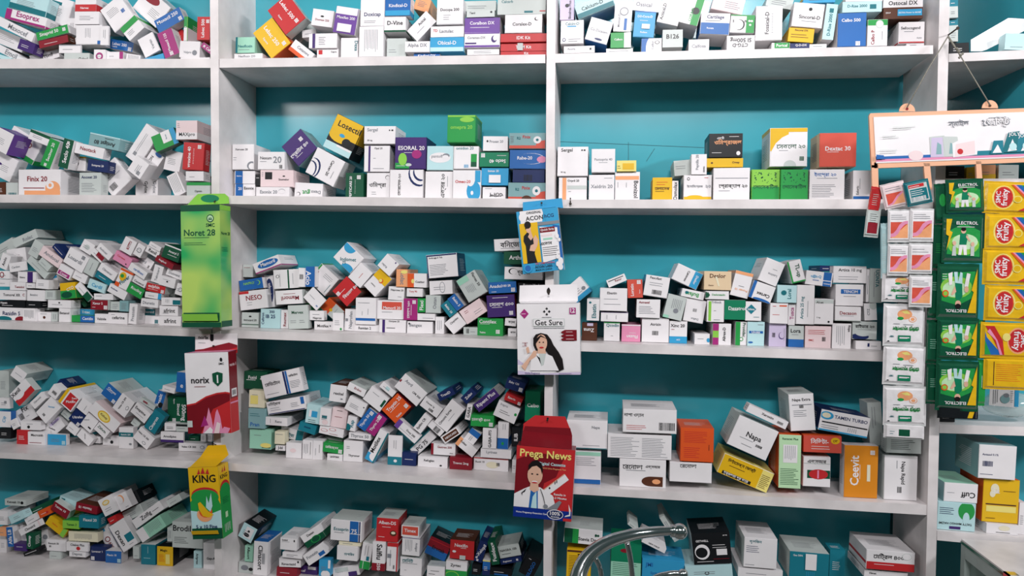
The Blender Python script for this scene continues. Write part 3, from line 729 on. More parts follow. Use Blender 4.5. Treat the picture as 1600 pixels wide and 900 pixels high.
1259 475 28 62 -3 w t:Artica 25 mg,t,32,42,58,90;F:60,10,66,60
1287 487 30 40 -3 w r:0,84,100,100,s;t:Alcet,k,26,88,40,0;t:5 mg,k,20,26,20,0;e:76,10,6,4,k
1327 461 44 34 0 w r:18,56,90,78,b;t:TENCIM,w,54,67,52,0;f:28,40,76,50
1325 490 41 23 0 w t:Decason,R,50,54,64,0;f:20,32,86,36;B6s
1360 487 20 27 3 w e:74,86,30,24,s;t:CTZ,e,34,50,40,90
1216 489 28 32 -3 w r:52,84,94,90,o;f:14,40,60,46,r;f:14,82,34,88,r
1237 491 11 34 0 w t:Tusca,m,52,54,56,90
1215 522 27 33 0 L e:74,48,18,16,V;e:76,50,16,14,L;k:18,40,36,60;F:86,20,90,80
1244 522 24 27 0 s B36b;t:Lora,k,46,76,66,0;f:20,54,80,64
1278 523 41 28 0 p f:12,60,84,84,r;k:66,30,80,50;t:SMC,r,24,34,20,0
1315 522 30 34 -3 w F:20,10,70,90;t:Rispa,k,88,80,26,270
1351 516 38 28 -3 s e:30,14,38,18,B;e:44,40,36,24,s;t:রাইডার ২০,k,50,74,80,0;f:20,52,80,56
1357 537 40 9 -3 w r:46,34,54,74,B;f:60,30,90,60
@4L 95
6 600 16 42 0 s z1
7 630 16 17 0 w q:60,60,e
30 586 21 19 -35 w f:20,40,80,60;Ss
34 612 34 25 42 w B40r;e:34,44,24,16,w;t:Xenil,k,26,78,50,0;e:86,50,5,8,w;Ss
42 646 31 25 28 w t:Fix,k,60,84,36,0;k:16,30,40,70;f:50,30,70,40
25 662 11 15 25 w z0
57 627 24 13 40 w t:Osmoxic,e,50,60,60,0
76 640 34 24 42 w t:Remital,c,70,50,44,310;k:16,40,26,60,k
82 667 32 24 38 w t:Scalena,k,40,46,50,300;r:40,60,100,78,L;t:Exelin,V,72,68,40,0
96 603 16 14 -40 B z1
84 614 17 17 50 w k:30,20,60,70
108 625 25 27 50 w r:8,6,92,72,r;T18y;t:Motifin,w,50,36,60,310;t:Zesta,w,80,30,34,310
104 648 16 11 -40 s z1
121 654 20 22 50 B t:Ultrafen,w,56,50,80,310;q:16,12,w
134 636 19 21 52 w f:20,30,80,50
165 653 50 20 -40 w e:48,50,22,40,y;e:48,50,18,32,Y;t:Kidney,n,48,50,26,0;Sp
141 662 22 22 50 w t:Aclovir,e,56,80,44,310;r:20,14,30,40,k
114 669 18 13 -38 w z0
133 681 24 15 -42 w t:Azithrocin,k,46,60,60,310
159 675 22 15 -42 w t:Zithrin,G,46,60,70,0
148 687 18 11 0 w z1
8 677 18 17 0 k z0
8 655 20 25 0 w t:Cip,c,50,50,40,90;Sb
23 677 11 16 0 s z1
36 680 18 17 0 r z0
46 667 31 14 -2 w e:40,36,7,18,k;f:30,66,66,76
57 682 27 14 0 w t:Macrozith,k,54,76,70,0;u:10,14,80,18,R
89 685 29 13 0 c q:86,24,i;Sw
174 615 26 22 -40 b t:Climent,w,44,70,60,0;f:10,52,60,60,w;q:88,14,w;Ss
193 633 24 30 -38 w t:Valex CR 300,k,36,54,76,90;e:80,50,10,12,e;e:80,50,7,9,w
222 644 28 19 -40 w t:Exepime,k,44,60,70,0;f:30,24,80,34
233 632 26 9 -32 s r:20,30,50,70,R
252 627 15 31 -20 b t:Mexalit,w,46,50,70,90;e:76,30,28,14,k
263 610 20 9 -15 w z0
283 597 15 31 -5 b t:e,w,60,30,30,0
274 641 31 44 -2 G t:500mg,w,86,40,60,270;t:Sinocef,w,60,50,44,270;q:36,12,w;t:Square,w,36,80,18,270
243 656 20 34 -35 T t:Cinaron,w,50,40,70,90
222 685 28 23 -41 w t:Valex CR 300,k,40,64,74,0;e:66,24,12,10,e;e:66,24,9,7,w
212 661 13 11 -38 s z1
199 682 23 29 0 w r:0,56,100,76,t;t:Saxtrin 250,w,48,66,66,0;e:80,22,10,5,e
173 690 25 14 0 w e:56,32,10,16,k;f:20,64,60,74
266 669 18 14 0 w f:20,20,80,60,k
286 671 22 12 0 s T30k;f:10,30,70,60
269 685 36 18 0 w B24V;t:Amodipine,k,40,52,56,0
301 699 44 14 -2 w t:Valex CR 300,k,36,54,52,0;e:84,54,8,20,e;e:84,54,6,15,w
318 684 8 12 0 w F:20,20,80,80
327 684 8 12 0 w F:20,20,80,80
303 685 16 8 0 G z1
@4M 90
398 594 36 28 0 G t:Fusid,w,36,66,36,0;t:40,w,76,60,14,0;u:10,50,50,53,w;z1
440 599 62 37 12 w r:56,0,61,100,B;r:62,0,67,100,b;t:রেডিটোন,k,26,60,40,0;t:রেডিটোন,k,82,76,24,0;f:70,20,98,54;f:6,12,38,20;n8
449 634 62 21 9 w t:ওমিট্রাক,k,20,80,34,0;r:88,44,97,100,b;r:2,2,96,9,B;f:8,24,40,58;f:62,30,84,70
430 659 34 13 -3 w F:18,20,30,80;t:Renu,e,60,50,30,0;Ps
402 623 24 27 0 C f:20,70,60,80;r:10,20,60,70,Y
403 654 26 31 0 j t:Pran,b,40,20,54,0;f:10,60,80,80,t
407 686 34 31 0 A f:20,66,54,74;t:sinoxee,k,78,10,40,0;e:76,20,26,12,Y
437 684 16 20 0 C f:10,70,90,90
438 700 15 8 0 w t:J-bl,k,50,50,60,0
456 677 36 17 -14 w R30t;t:ওমিট্রা,t,34,36,56,0;q:94,30,t
480 669 27 14 -18 T t:sinamin,B,50,60,40,0
459 701 24 19 0 w f:36,36,64,52;e:46,50,20,14,p
482 700 16 25 0 w F:10,20,60,80;F:70,20,90,90,k
497 702 15 27 0 w F:20,20,40,60;F:60,30,80,80,k
491 647 22 30 -10 i r:38,34,80,66,c;r:20,34,38,70,w;f:20,4,80,24,k
507 653 16 28 -8 w r:20,40,70,58,t;e:56,20,30,14,p
528 651 24 31 -10 p f:20,50,80,60,R;f:30,84,80,88,k
518 672 38 13 -12 w e:20,50,14,18,r;e:20,50,12,15,w;e:54,76,14,18,r;e:54,76,12,15,w;f:44,16,90,24,R
531 615 26 27 -8 w t:rexitel,k,54,50,60,0;e:76,20,8,4,e;Pn
519 701 31 15 -8 g t:রেডিক্সেন,w,44,56,66,0;q:90,20,w
520 689 30 9 -6 s z1
523 713 24 8 0 w t:unimax,k,50,60,60,0
551 705 30 33 0 w t:Thyronor,k,56,28,60,0;f:16,60,34,76
562 682 34 10 -6 w t:Thyrox 50,e,50,50,84,0
551 662 14 23 -12 w e:8,18,40,28,t;t:Rap,T,60,50,50,90
555 610 29 13 -26 w t:Erdon,R,56,60,40,0;Ss
556 637 30 23 -28 w e:90,70,4,4,k
587 623 33 26 -38 w r:84,30,96,80,G;f:20,70,60,80
606 608 26 11 -40 w r:34,30,60,80,i
642 609 46 28 -42 w r:0,44,6,60,R;t:Anril,e,30,74,30,0;t:CFR 500,k,76,50,34,0;Ss
619 638 36 31 45 o t:Tryptin 25,w,56,72,84,0;f:18,54,80,60,w;t:Tablet,w,38,16,30,0;q:88,22,w;SR
574 657 34 17 52 b t:Thyrin 50,w,40,58,66,0;q:86,50,w
589 664 34 17 52 m t:Thyrin 25,w,44,58,66,0;q:86,66,w;SV
590 692 16 54 -30 w B24c;e:80,18,50,14,w;t:Motilex,k,34,52,50,90;R14t
615 701 23 42 0 w B28T;e:54,14,12,5,w;F:36,50,66,84
638 676 42 15 -42 w L18v;t:Doxy 200,k,66,56,40,0;f:20,24,90,30
658 693 44 17 42 w T10t;t:PG 75,k,42,40,48,0
640 714 22 10 0 B f:20,40,80,60,w
661 662 30 15 50 w t:Epilim CR,k,46,56,70,0
674 636 33 18 -37 w t:Omont 1g,k,40,62,48,0;k:46,14,70,36
701 650 46 26 50 w t:Omont forte,k,38,66,66,0;f:34,30,80,36
697 616 27 12 25 B t:TrexiD,w,48,56,60,0
733 619 24 14 45 B t:Zolax,w,50,50,60,0
760 625 42 15 38 V t:Ripent Plus,w,50,54,84,0;Ss
805 602 30 17 -18 B t:Zaby 120,w,40,66,56,0;q:84,26,w
802 624 28 12 -22 r t:Ezorin,w,40,56,44,0;q:92,14,w
791 645 36 26 -24 w t:Irapro,e,30,80,34,0;f:20,30,70,54,k;e:90,56,6,9,g
732 643 9 25 -12 w t:GABA,k,50,50,70,90
754 656 36 18 -3 g t:নেকর্ট ৫০০,w,44,60,80,0;q:88,18,w
832 635 24 48 0 H t:Calbo,w,54,54,80,0
765 685 22 32 0 w t:GABA-P,k,52,40,70,90;t:75,k,52,82,18,90
786 681 17 42 -1 w B40b;e:48,20,12,6,g;F:40,70,80,94
775 708 48 14 -1 w t:Lyrinex,e,36,60,36,0
806 683 13 30 0 k t:ILIB,w,50,50,40,90
676 722 46 17 -2 w t:Refugiex,k,38,60,36,0;e:78,22,4,8,k
720 721 35 12 0 R t:Trevoc 2mg,w,50,50,70,0
690 703 38 18 -2 w L10R;t:Gastrex 500,R,56,70,60,0;t:Acme,k,84,20,14,0
767 729 54 20 -1 w T8r;t:Rocit 10,k,18,66,26,0;e:54,46,18,26,C;k:66,40,76,66
804 728 8 20 0 w R20r
704 680 30 13 32 w r:8,14,94,86,n;t:NEOCARD,w,52,50,70,0
738 682 21 18 52 w R44b;f:10,40,50,70
729 700 34 15 -40 w L18O;t:Foltec,k,30,66,34,0
680 669 26 11 -42 w k:40,10,80,90
@4R 20
917 679 64 45 -3 w B3t;f:40,8,92,18;t:Napa,e,72,76,20,0;n13
918 730 42 50 0 w T12A;B14b;f:6,56,86,84;n13
1015 658 84 37 0 w t:নাপা ওয়ান,k,20,74,38,0;k:68,12,98,46;f:6,10,46,34,r;n14;Sw
999 698 100 38 -3 w f:4,6,50,90;f:54,6,96,90;n13
1004 740 73 44 -1 w t:রেনোভা,k,28,74,44,0;t:এক্সআর,k,72,74,32,0;e:68,22,20,18,n;r:68,4,94,40,n;e:80,22,9,9,O;f:14,58,70,63;n14
1089 695 52 53 0 o f:10,56,90,92,r;f:10,10,60,44,r;F:84,30,92,52,k;Po;n12
1079 738 66 31 -1 w t:রেনোভা,k,44,86,40,0;n13
1176 684 67 50 -25 w t:Napa,k,52,52,38,0;f:20,36,56,40;k:64,28,80,36;f:30,16,60,26;Ss;n12
1199 651 68 13 -26 w t:Xeroxim,k,50,60,30,0;k:76,30,90,60;n4
1165 732 84 33 -24 w L5C;r:0,0,78,100,y;r:78,0,100,100,Y;r:8,4,66,20,k;t:দুর্বলতা দূর করে,w,36,12,50,0;t:ভিটামেক্স ফোর্ট,k,38,76,56,0;f:80,10,98,80,n;f:16,50,60,60,n;SY;n12
1234 721 35 84 0 M t:Renacet Plus,G,50,93,74,0;r:18,48,84,82,w;F:24,52,78,80;f:6,6,94,38,G;So;n12
1253 644 39 58 3 w t:Napa Extra,k,50,84,76,0;u:10,70,92,72,e;k:40,62,58,70;f:14,38,70,58;Ss;n12
1319 662 78 33 -11 w e:12,76,14,20,c;e:11,77,9,13,C;t:TAMEN TURBO,B,62,76,68,0;r:4,40,98,46,k;f:4,12,42,34;F:58,12,78,34;B8c;SB;n11
1285 694 60 27 -4 X t:সিভিটা-,w,42,70,48,0;e:84,74,12,20,y;t:কে,n,84,74,12,0;f:20,16,84,46,w;So;n10
1276 737 43 47 0 w r:14,28,100,56,G;e:56,42,36,17,r;u:52,28,58,56,P;t:এক্সআর,k,50,84,70,0;u:0,78,100,80,s;n10
1345 738 53 82 -1 U t:Ceevit,w,30,52,58,90;F:44,34,50,64,w;r:68,32,78,64,C;q:84,88,w;Sw;n13
1368 662 22 68 3 s F:20,40,60,90;z1;n6
1407 746 52 68 0 w t:Napa Rapid,k,56,62,52,270;k:40,16,54,30;F:36,70,40,90;Ss;n13
1412 695 55 27 0 s f:12,20,84,84,k;n9
@5L 90
24 785 33 10 0 s t:Ketotab 10,k,42,56,60,0;e:82,50,7,24,k;n9
60 795 46 10 22 G z1
26 808 24 13 22 i f:30,30,80,70
4 809 16 22 0 w z0
5 831 13 13 0 O z0
17 839 10 31 3 b t:Alfa LB,w,50,50,76,90
5 857 11 26 0 w z1
31 836 17 28 12 w f:20,40,80,60
50 826 40 11 24 w t:Clonatril,k,46,50,44,0;r:84,0,90,100,p
51 812 24 11 26 w z0
71 800 20 12 22 o e:70,40,12,14,r
93 799 28 15 -32 R t:Tetrax 10,w,46,66,68,0;Ss
107 785 30 12 -20 i r:10,40,30,80,t;z1
88 822 34 15 -38 y Bl;t:Amitrex,o,40,60,30,0;R20l
110 820 26 13 -3 l t:Tamen 3,G,54,50,60,0;Pg
140 818 31 20 -2 T t:Flexol 20,w,56,66,68,0
135 794 34 13 -12 R t:Nexito 10,w,44,50,60,180;Pn
31 857 20 11 0 V f:20,50,80,70,w
47 845 11 25 -5 G t:Clonap,w,50,50,70,90
48 865 26 7 18 k f:10,30,90,60,w
65 843 20 28 10 w e:70,60,20,14,e
88 852 30 18 -3 w t:Renoxit 30,k,36,66,54,0;t:30,k,18,40,12,0;Pw
86 866 18 7 0 s z0
130 840 46 15 -4 C F:20,20,80,80
123 854 34 14 -3 w t:Citalon Plus,k,52,74,64,0;e:56,34,9,22,r
121 866 26 8 0 w t:Deprez,e,50,50,60,0
152 864 26 21 0 B t:Lovenor 1,w,42,66,64,0;q:16,18,w
170 789 23 28 25 w e:46,70,26,14,y;e:46,70,20,9,C;f:20,20,70,44
191 784 20 26 25 w e:40,70,26,26,O;e:30,66,26,26,w;f:50,8,80,18
208 779 20 20 25 k z1
176 812 14 11 25 r z0
168 843 17 48 25 w r:30,84,60,94,c;e:46,56,26,9,R;e:46,56,18,6,w;t:Alprax,R,60,26,40,290
192 837 28 46 30 w r:54,20,100,48,T;t:Dexan,k,30,46,56,270;f:56,8,90,14;L3B
208 801 32 16 25 s z1
231 804 54 15 33 w t:Zolfig,k,44,50,36,0;f:66,40,92,60,k
272 782 24 11 28 s z1
236 826 46 21 32 A L30w;F:36,20,90,90
177 874 25 19 0 b t:Flexin 10,w,40,66,60,0;q:86,22,i;Sw
213 863 10 19 0 s f:20,20,80,30
231 867 23 32 0 T f:20,30,80,34,i;Pw;F:46,50,50,90,i
258 868 25 29 0 y t:Magic,k,42,78,44,0;f:10,20,50,60,o;r:54,10,80,60,Y;Sk
295 836 48 41 -2 s t:Brodil,k,32,76,60,0;f:6,16,54,44,k
266 835 8 22 0 s F:20,20,80,80
309 873 13 24 0 i t:Ariprex,k,40,54,66,270
325 874 20 41 0 w t:Gap-A,k,60,40,66,0
@5M 80
387 832 23 25 -30 i r:30,16,84,86,w;e:54,60,8,8,k;e:50,34,20,12,k;Sk
389 865 13 25 0 A t:Alfacort,k,46,54,80,270
385 887 24 17 0 s e:40,50,24,24,e;e:80,40,14,16,k
407 871 22 51 0 w t:Clinacort,k,48,52,72,270;k:60,34,82,66,e;Pb;Sw;n9
451 850 26 19 -2 w t:Sodinil,k,26,82,34,0;e:84,80,4,10,k;f:10,66,60,70;n9
457 868 31 8 0 w f:20,20,60,60;f:20,60,90,70,k
453 880 34 14 -2 w t:Rimactazid,k,44,34,64,0;e:88,60,4,12,k
448 891 32 8 0 R z0
474 896 44 10 0 V r:66,60,94,95,w;t:Darvocef,w,34,40,48,0
489 838 35 22 31 w B44G;e:56,26,24,24,g;e:56,26,20,20,G;t:Dexan,k,46,76,36,0;Sw
492 867 35 19 32 w t:Fonexin,e,40,62,58,0;r:66,14,96,44,b
507 887 18 26 0 c e:60,12,40,24,w;r:80,50,100,100,w
541 829 49 33 -2 w r:62,0,90,100,b;r:92,0,96,100,B;u:62,36,96,39,w;t:Ecosprin,t,34,54,48,0;t:75,w,76,50,18,0;f:12,36,44,44;Ps;Sw;n9
543 864 32 22 -4 w t:হেপারিন,t,60,46,50,0
547 850 34 6 -2 C z0
541 893 42 18 8 w r:58,0,90,40,V;t:500,k,28,60,20,0;r:10,50,60,90,s
569 869 17 42 -12 w B30g;u:30,0,34,30,w;F:30,50,44,90;F:60,50,66,90,k;r:56,34,84,50,T;Ps
591 869 20 45 -2 w B26R;t:Salflu,k,56,66,54,270;t:250,w,54,14,24,270;Sw
613 870 17 45 0 w T14r;R12r;r:4,46,40,60,e;F:26,10,40,74;k:60,8,74,22
605 828 34 37 0 r t:Alben-DS,w,50,82,82,0;f:26,60,70,68,w;e:80,38,16,12,n;e:80,40,10,6,C;f:10,16,50,24,w;Ps;n9
641 830 28 18 0 w r:6,16,94,92,X;t:Timex,w,50,56,66,0;Ps;n8
642 854 28 28 0 w F:16,20,60,90;t:Antigut,e,80,50,50,270;T3V
642 886 34 30 0 w t:মেনিট,t,34,84,50,0;f:8,66,80,72;f:20,30,34,34;Ps
684 857 34 29 -25 R B44b;u:0,82,100,85,r;t:Erotab,k,54,48,60,0;Pk;z1
725 859 38 30 -3 r t:Nexifin,w,46,72,54,0;f:44,56,70,60,w;e:18,38,8,6,w;s:42,0,66,22,s;Pn;Sn;n9
713 890 33 26 0 w B46g;t:Zyrtec,k,46,74,50,0;e:30,10,34,30,l;e:30,10,30,26,g;n7
681 893 28 17 0 w f:20,50,80,60,k;f:10,20,60,30,k;Ps
752 861 13 34 -20 B t:e-Xelopil,w,50,50,76,70;q:40,8,w
744 890 14 16 -6 k z0
771 864 13 37 8 G t:Fusidex,w,50,50,70,90;q:50,90,w
793 861 34 19 10 s t:NIAGRA 100,k,46,62,78,0;f:12,26,60,34,k;Ps;Sk;n9
797 876 34 8 10 B t:Registano,w,34,50,40,0;q:80,50,w
761 887 12 24 0 b B40B;T8Y
782 893 34 12 0 k r:20,0,84,20,b
828 885 24 32 -30 k t:SILDGO,b,64,40,80,90;f:20,80,40,90,w
@5R 20
911 838 60 24 -6 w L22G;r:22,0,38,100,g;t:Stevia Drop,k,68,30,60,0;e:84,66,3,10,G;e:90,66,3,8,G;Ps;n10
904 886 38 54 0 y T6n;f:8,8,92,86,n;t:MIXIX,k,60,88,30,0;n12
978 878 48 54 0 H r:0,0,100,50,A;f:6,10,94,48,G;e:46,84,16,6,R;n12
1036 895 66 42 0 c t:JMI,b,16,76,18,0;t:Syrin Pump,b,40,46,40,0;f:12,6,40,14,b;Pc;n10
1022 852 40 8 -28 w t:NEW SYRUP,k,50,50,46,0
1046 826 9 44 30 s F:20,20,80,80;z1
989 822 18 6 -40 s z0
1112 857 60 49 3 k t:GETWELL,w,26,76,34,0;e:24,40,20,25,w;e:22,38,16,17,k;f:52,50,92,66,w;r:62,28,90,48,w;t:GB 760,w,88,92,12,0;f:52,14,94,18,R;f:8,6,60,12,w;Ss;Pk;n12
1107 893 74 20 2 i e:46,40,5,14,k;e:46,40,3,8,i;n12
1188 864 52 47 0 w t:কুলফিন,t,34,88,38,0;f:6,50,54,76,B;f:4,6,40,12,e;Ss;Pw;n13
1188 896 70 14 0 w n14
1264 884 62 42 0 T s:40,36,68,96,w;F:44,44,64,86;t:Gas 50N,w,20,88,24,0;F:42,6,66,28,c;Ss;n12
1308 882 24 46 0 T z1;n5
1391 876 76 31 -3 w B40r;t:মেট্রিল ৪০০,k,46,68,64,0;f:16,24,66,32,w;e:84,78,10,18,s;e:84,78,9,16,w;Sw;Pw;n13
1384 898 68 11 0 w t:Filmet,k,20,60,16,0;n13
@4F 10
1558 722 59 53 0 w t:Antazol 0.1%,B,30,72,44,0;k:10,36,38,52,B;f:4,8,44,18,B;Sj;n12
1563 785 57 68 -1 y u:8,40,94,43,n;r:10,24,94,38,Y;e:32,78,12,12,C;e:26,66,8,8,C;t:মধু,w,34,74,24,180;f:56,72,92,76,n;f:10,6,40,14,n;So;n12
1566 829 50 16 0 w e:56,60,18,26,C;f:30,10,80,20,k;n12
1597 810 11 50 0 w n10
1501 771 53 30 -1 w t:Cuff,k,72,40,44,180;f:8,46,36,50;Sj;PA;n12
1494 810 60 44 -1 i e:76,72,22,34,g;e:76,44,9,24,i;t:TASTY MANGO HAZMI,k,48,24,88,180;r:32,4,62,14,V;f:4,56,46,84,B;n12
@1F 8
1499 75 31 17 0 k n6
1490 52 14 26 0 s n6;f:20,20,80,60
1490 34 14 10 0 T n6
1490 19 14 18 0 s n6
1490 4 14 12 0 T n6
1592 66 44 26 -2 i f:20,10,80,30;n3
@2F 30
1492 269 30 20 0 k n10
1517 270 14 18 0 y f:20,30,80,60;n10
1542 268 28 22 0 O B40y;n10
1576 268 32 22 0 s f:20,30,80,60;n10
@3F 30
1480 655 24 15 0 k n10
'''  # grey and teal stack on the top corner shelf: a reflection built as boxes

# ------------------------------------------------------------------ the cartons
class Box: pass
BAYN = {'L': 0, 'M': 1, 'R': 2, 'F': 3}
def bay_edges(row, bay):
    r = int(row)
    if bay == 'F': return 1485, 1800, FR[r - 1][0]
    xa, xb = BAYX[BAYN[bay]]
    return xa, xb, SH[r][0]
def post_x(edge, py): return edge[0] + (edge[1] - edge[0]) * py / 900
def slope_deg(px, py):
    a, b = at(px - 20, py, .05), at(px + 20, py, .05)
    # the picture slope of a level line there
    c = a + Vector((.02, 0, 0))
    def pr(P):
        d = CM.transposed() @ (P - CAM); return 800 + F_PX * d.x / d.y, 450 - F_PX * d.z / d.y
    p, q = pr(a), pr(c)
    return math.degrees(math.atan2(q[1] - p[1], q[0] - p[0]))
boxes = []; cell = None
for ln in DATA.strip().split('\n'):
    if ln[0] == '@':
        a = ln[1:].split(); cell = (a[0][0], a[0][1], float(a[1]) / 1000); continue
    a = ln.split(' ', 6)
    while len(a) < 7: a.append('')
    b = Box(); b.cx, b.cy, b.w, b.h, b.ang = [float(x) for x in a[:5]]; b.base = a[5]; b.toks = [t.strip() for t in a[6].split(';') if t.strip()]
    b.cell = cell; b.layer = 0; b.len = None; b.side = None; b.topc = None
    keep = []
    for t in b.toks:
        if t in ('z0', 'z1'): b.layer = int(t[1])
        elif t[0] == 'n' and t[1:].isdigit(): b.len = int(t[1:]) / 100
        elif t[0] == 'S' and len(t) == 2: b.side = t[1]
        elif t[0] == 'P' and len(t) <= 3: b.topc = t[-1]
        elif t.startswith('yw') or t in ('Tr', 'Bl') or t[0] == 'P': pass
        else: keep.append(t)
    b.toks = keep
    if not any(t[0] in 'tfFk' for t in b.toks): b.toks.append('f:18,30,78,62' + (',w' if b.base in 'BGVRkTbgrnoH' else ''))
    boxes.append(b)
for i, b in enumerate(boxes):
    rnd = random.Random(i); b.id = i
    y0 = b.cell[2] + rnd.uniform(0, .012)
    b.y0 = y0
    c = at(b.cx, b.cy, y0); mx, mz = mpp(b.cx, b.cy, y0)
    b.X, b.Z, b.W, b.H = c.x, c.z, b.w * mx, b.h * mz
    ang = b.ang
    if abs(ang) <= 1: ang = 0
    else:
        ang += slope_deg(b.cx, b.cy)
        if abs(ang) < 2.2: ang = 0
    b.a = math.radians(ang); b.flat = ang == 0
    xa, xb, top = bay_edges(b.cell[0], b.cell[1])
    kb = BAYN[b.cell[1]]; r_ = b.h * .7
    b.xlo = max(at(post_x(PR[kb], py), py).x for py in (b.cy - r_, b.cy + r_))
    b.xhi = min(at(post_x(PL[kb + 1], py), py).x for py in (b.cy - r_, b.cy + r_)) if kb < 3 else 9
    pa, pb = (xa, xb) if b.cell[1] != 'F' else (1484, 1800)
    A1, A2 = at(pa, lerp(top, pa), 0), at(pb, lerp(top, pb), 0); sl = (A2.z - A1.z) / (A2.x - A1.x)
    b.fl = (A1.x, A1.z, sl)
    if b.flat: b.a = math.atan(sl)
def corners(b, grow=0.0):
    ca, sa = math.cos(b.a), math.sin(b.a); W, H = b.W / 2 + grow, b.H / 2 + grow
    return [(b.X + x * ca - z * sa, b.Z + x * sa + z * ca) for x, z in ((-W, -H), (W, -H), (W, H), (-W, H))]
def mtv(p, q):
    best = None
    for poly in (p, q):
        for i in range(2):
            ex, ez = poly[i + 1][0] - poly[i][0], poly[i + 1][1] - poly[i][1]; L = math.hypot(ex, ez); nx, nz = -ez / L, ex / L
            a = [x * nx + z * nz for x, z in p]; c = [x * nx + z * nz for x, z in q]
            o = min(max(a), max(c)) - max(min(a), min(c))
            if o <= 0: return None
            if best is None or o < best[0]:
                s = 1 if sum(a) < sum(c) else -1
                best = (o, nx * s, nz * s)
    return best
def floor_gap(b): return min(z - (b.fl[1] + (x - b.fl[0]) * b.fl[2]) for x, z in corners(b)) - .0005
def settle(b):
    gap = floor_gap(b)
    if gap < 0: b.Z -= gap
    elif gap < .011 and b.flat:            # stands on the shelf
        b.H += gap; b.Z -= gap / 2
    elif gap < .011: b.Z -= gap
    xs = [x for x, z in corners(b)]
    if min(xs) < b.xlo + .0015: b.X += b.xlo + .0015 - min(xs)
    if max(xs) > b.xhi - .0015 and b.cell[1] != 'F': b.X -= max(xs) - b.xhi + .001
cells = {}
for b in boxes: cells.setdefault(b.cell[:2], []).append(b)
for bs in cells.values():
    for b in bs: settle(b); b.X0, b.Z0 = b.X, b.Z
    for it in range(14):
        for i, p in enumerate(bs):
            for q in bs[i + 1:]:
                if p.layer != q.layer: continue
                if abs(p.X - q.X) > .16 or abs(p.Z - q.Z) > .16: continue
                m = mtv(corners(p), corners(q))
                if not m or m[0] > .012: continue
                d = m[0] / 2 * .9
                p.X -= m[1] * d; p.Z -= m[2] * d; q.X += m[1] * d; q.Z += m[2] * d
        for b in bs:
            dx, dz = b.X - b.X0, b.Z - b.Z0; L = math.hypot(dx, dz)
            if L > .0055: b.X = b.X0 + dx / L * .0055; b.Z = b.Z0 + dz / L * .0055
            settle(b)
    # slightly shrink what still touches, then order the rest in depth
    for rounds in range(3):
        for i, p in enumerate(bs):
            for q in bs[i + 1:]:
                if p.layer != q.layer: continue
                m = mtv(corners(p), corners(q))
                if m and m[0] < .005:
                    for s_ in (p, q):
                        k = m[0] * .30
                        if s_.W > s_.H: s_.H = max(s_.H - k, s_.H * .9)
                        else: s_.W = max(s_.W - k, s_.W * .9)
    bs_sorted = sorted(bs, key=lambda b: b.W * b.H)
    for rounds in range(3):
        for i, p in enumerate(bs_sorted):
            for q in bs_sorted[i + 1:]:
                if p.layer != q.layer: continue
                m = mtv(corners(p), corners(q))
                if m and m[0] > .0008 and q.layer < 3: q.layer += 1
    room = (.30 if bs[0].cell[1] == 'F' else BACK) - .004
    for b in bs:
        stp = min(.042, (room - .022 - b.cell[2] - .012) / 3)
        b.y = b.y0 + stp * b.layer if b.layer else b.y0
        k = (b.y - CAM.y) / (b.y0 - CAM.y)                                   # keep its place in view at the new depth
        b.X = CAM.x + (b.X - CAM.x) * k
        zc = CAM.z + (b.Z - CAM.z) * k
        b.Z = zc; b.W *= k; b.H *= k
        if b.layer: 
            gap = floor_gap(b)
            if gap < 0: b.Z -= gap
            xs = [x for x, z in corners(b)]
            if b.cell[1] != 'F':
                if min(xs) < b.xlo + .0015: b.X += b.xlo + .0015 - min(xs)
                if max(xs) > b.xhi - .0015: b.X -= max(xs) - b.xhi + .001
    for b in bs:
        L = b.len or random.Random(b.id + 99).choice((.085, .095, .10, .11))
        if b.cell[0] in '345' and b.cell[1] in 'LM' or b.cell[:2] == ('3', 'R'): L = b.len or .135
        b.L = min(L, room - b.y)
    for i, p in enumerate(bs):
        for q in bs:
            if q is p or q.y <= p.y: continue
            m = mtv(corners(p), corners(q))
            if m and m[0] > .0004: p.L = min(p.L, q.y - p.y - .0026)
    for b in bs:
        b.L = max(b.L, .006); b.W -= .0007; b.H -= .0007; b.Z -= .0003
    for i, p in enumerate(bs):
        for q in bs[i + 1:]:
            if min(p.y + p.L, q.y + q.L) < max(p.y, q.y) - .002: continue
            m = mtv(corners(p), corners(q))
            if m:
                for s_ in (p, q): s_.W -= m[0] * .6; s_.H -= m[0] * .6

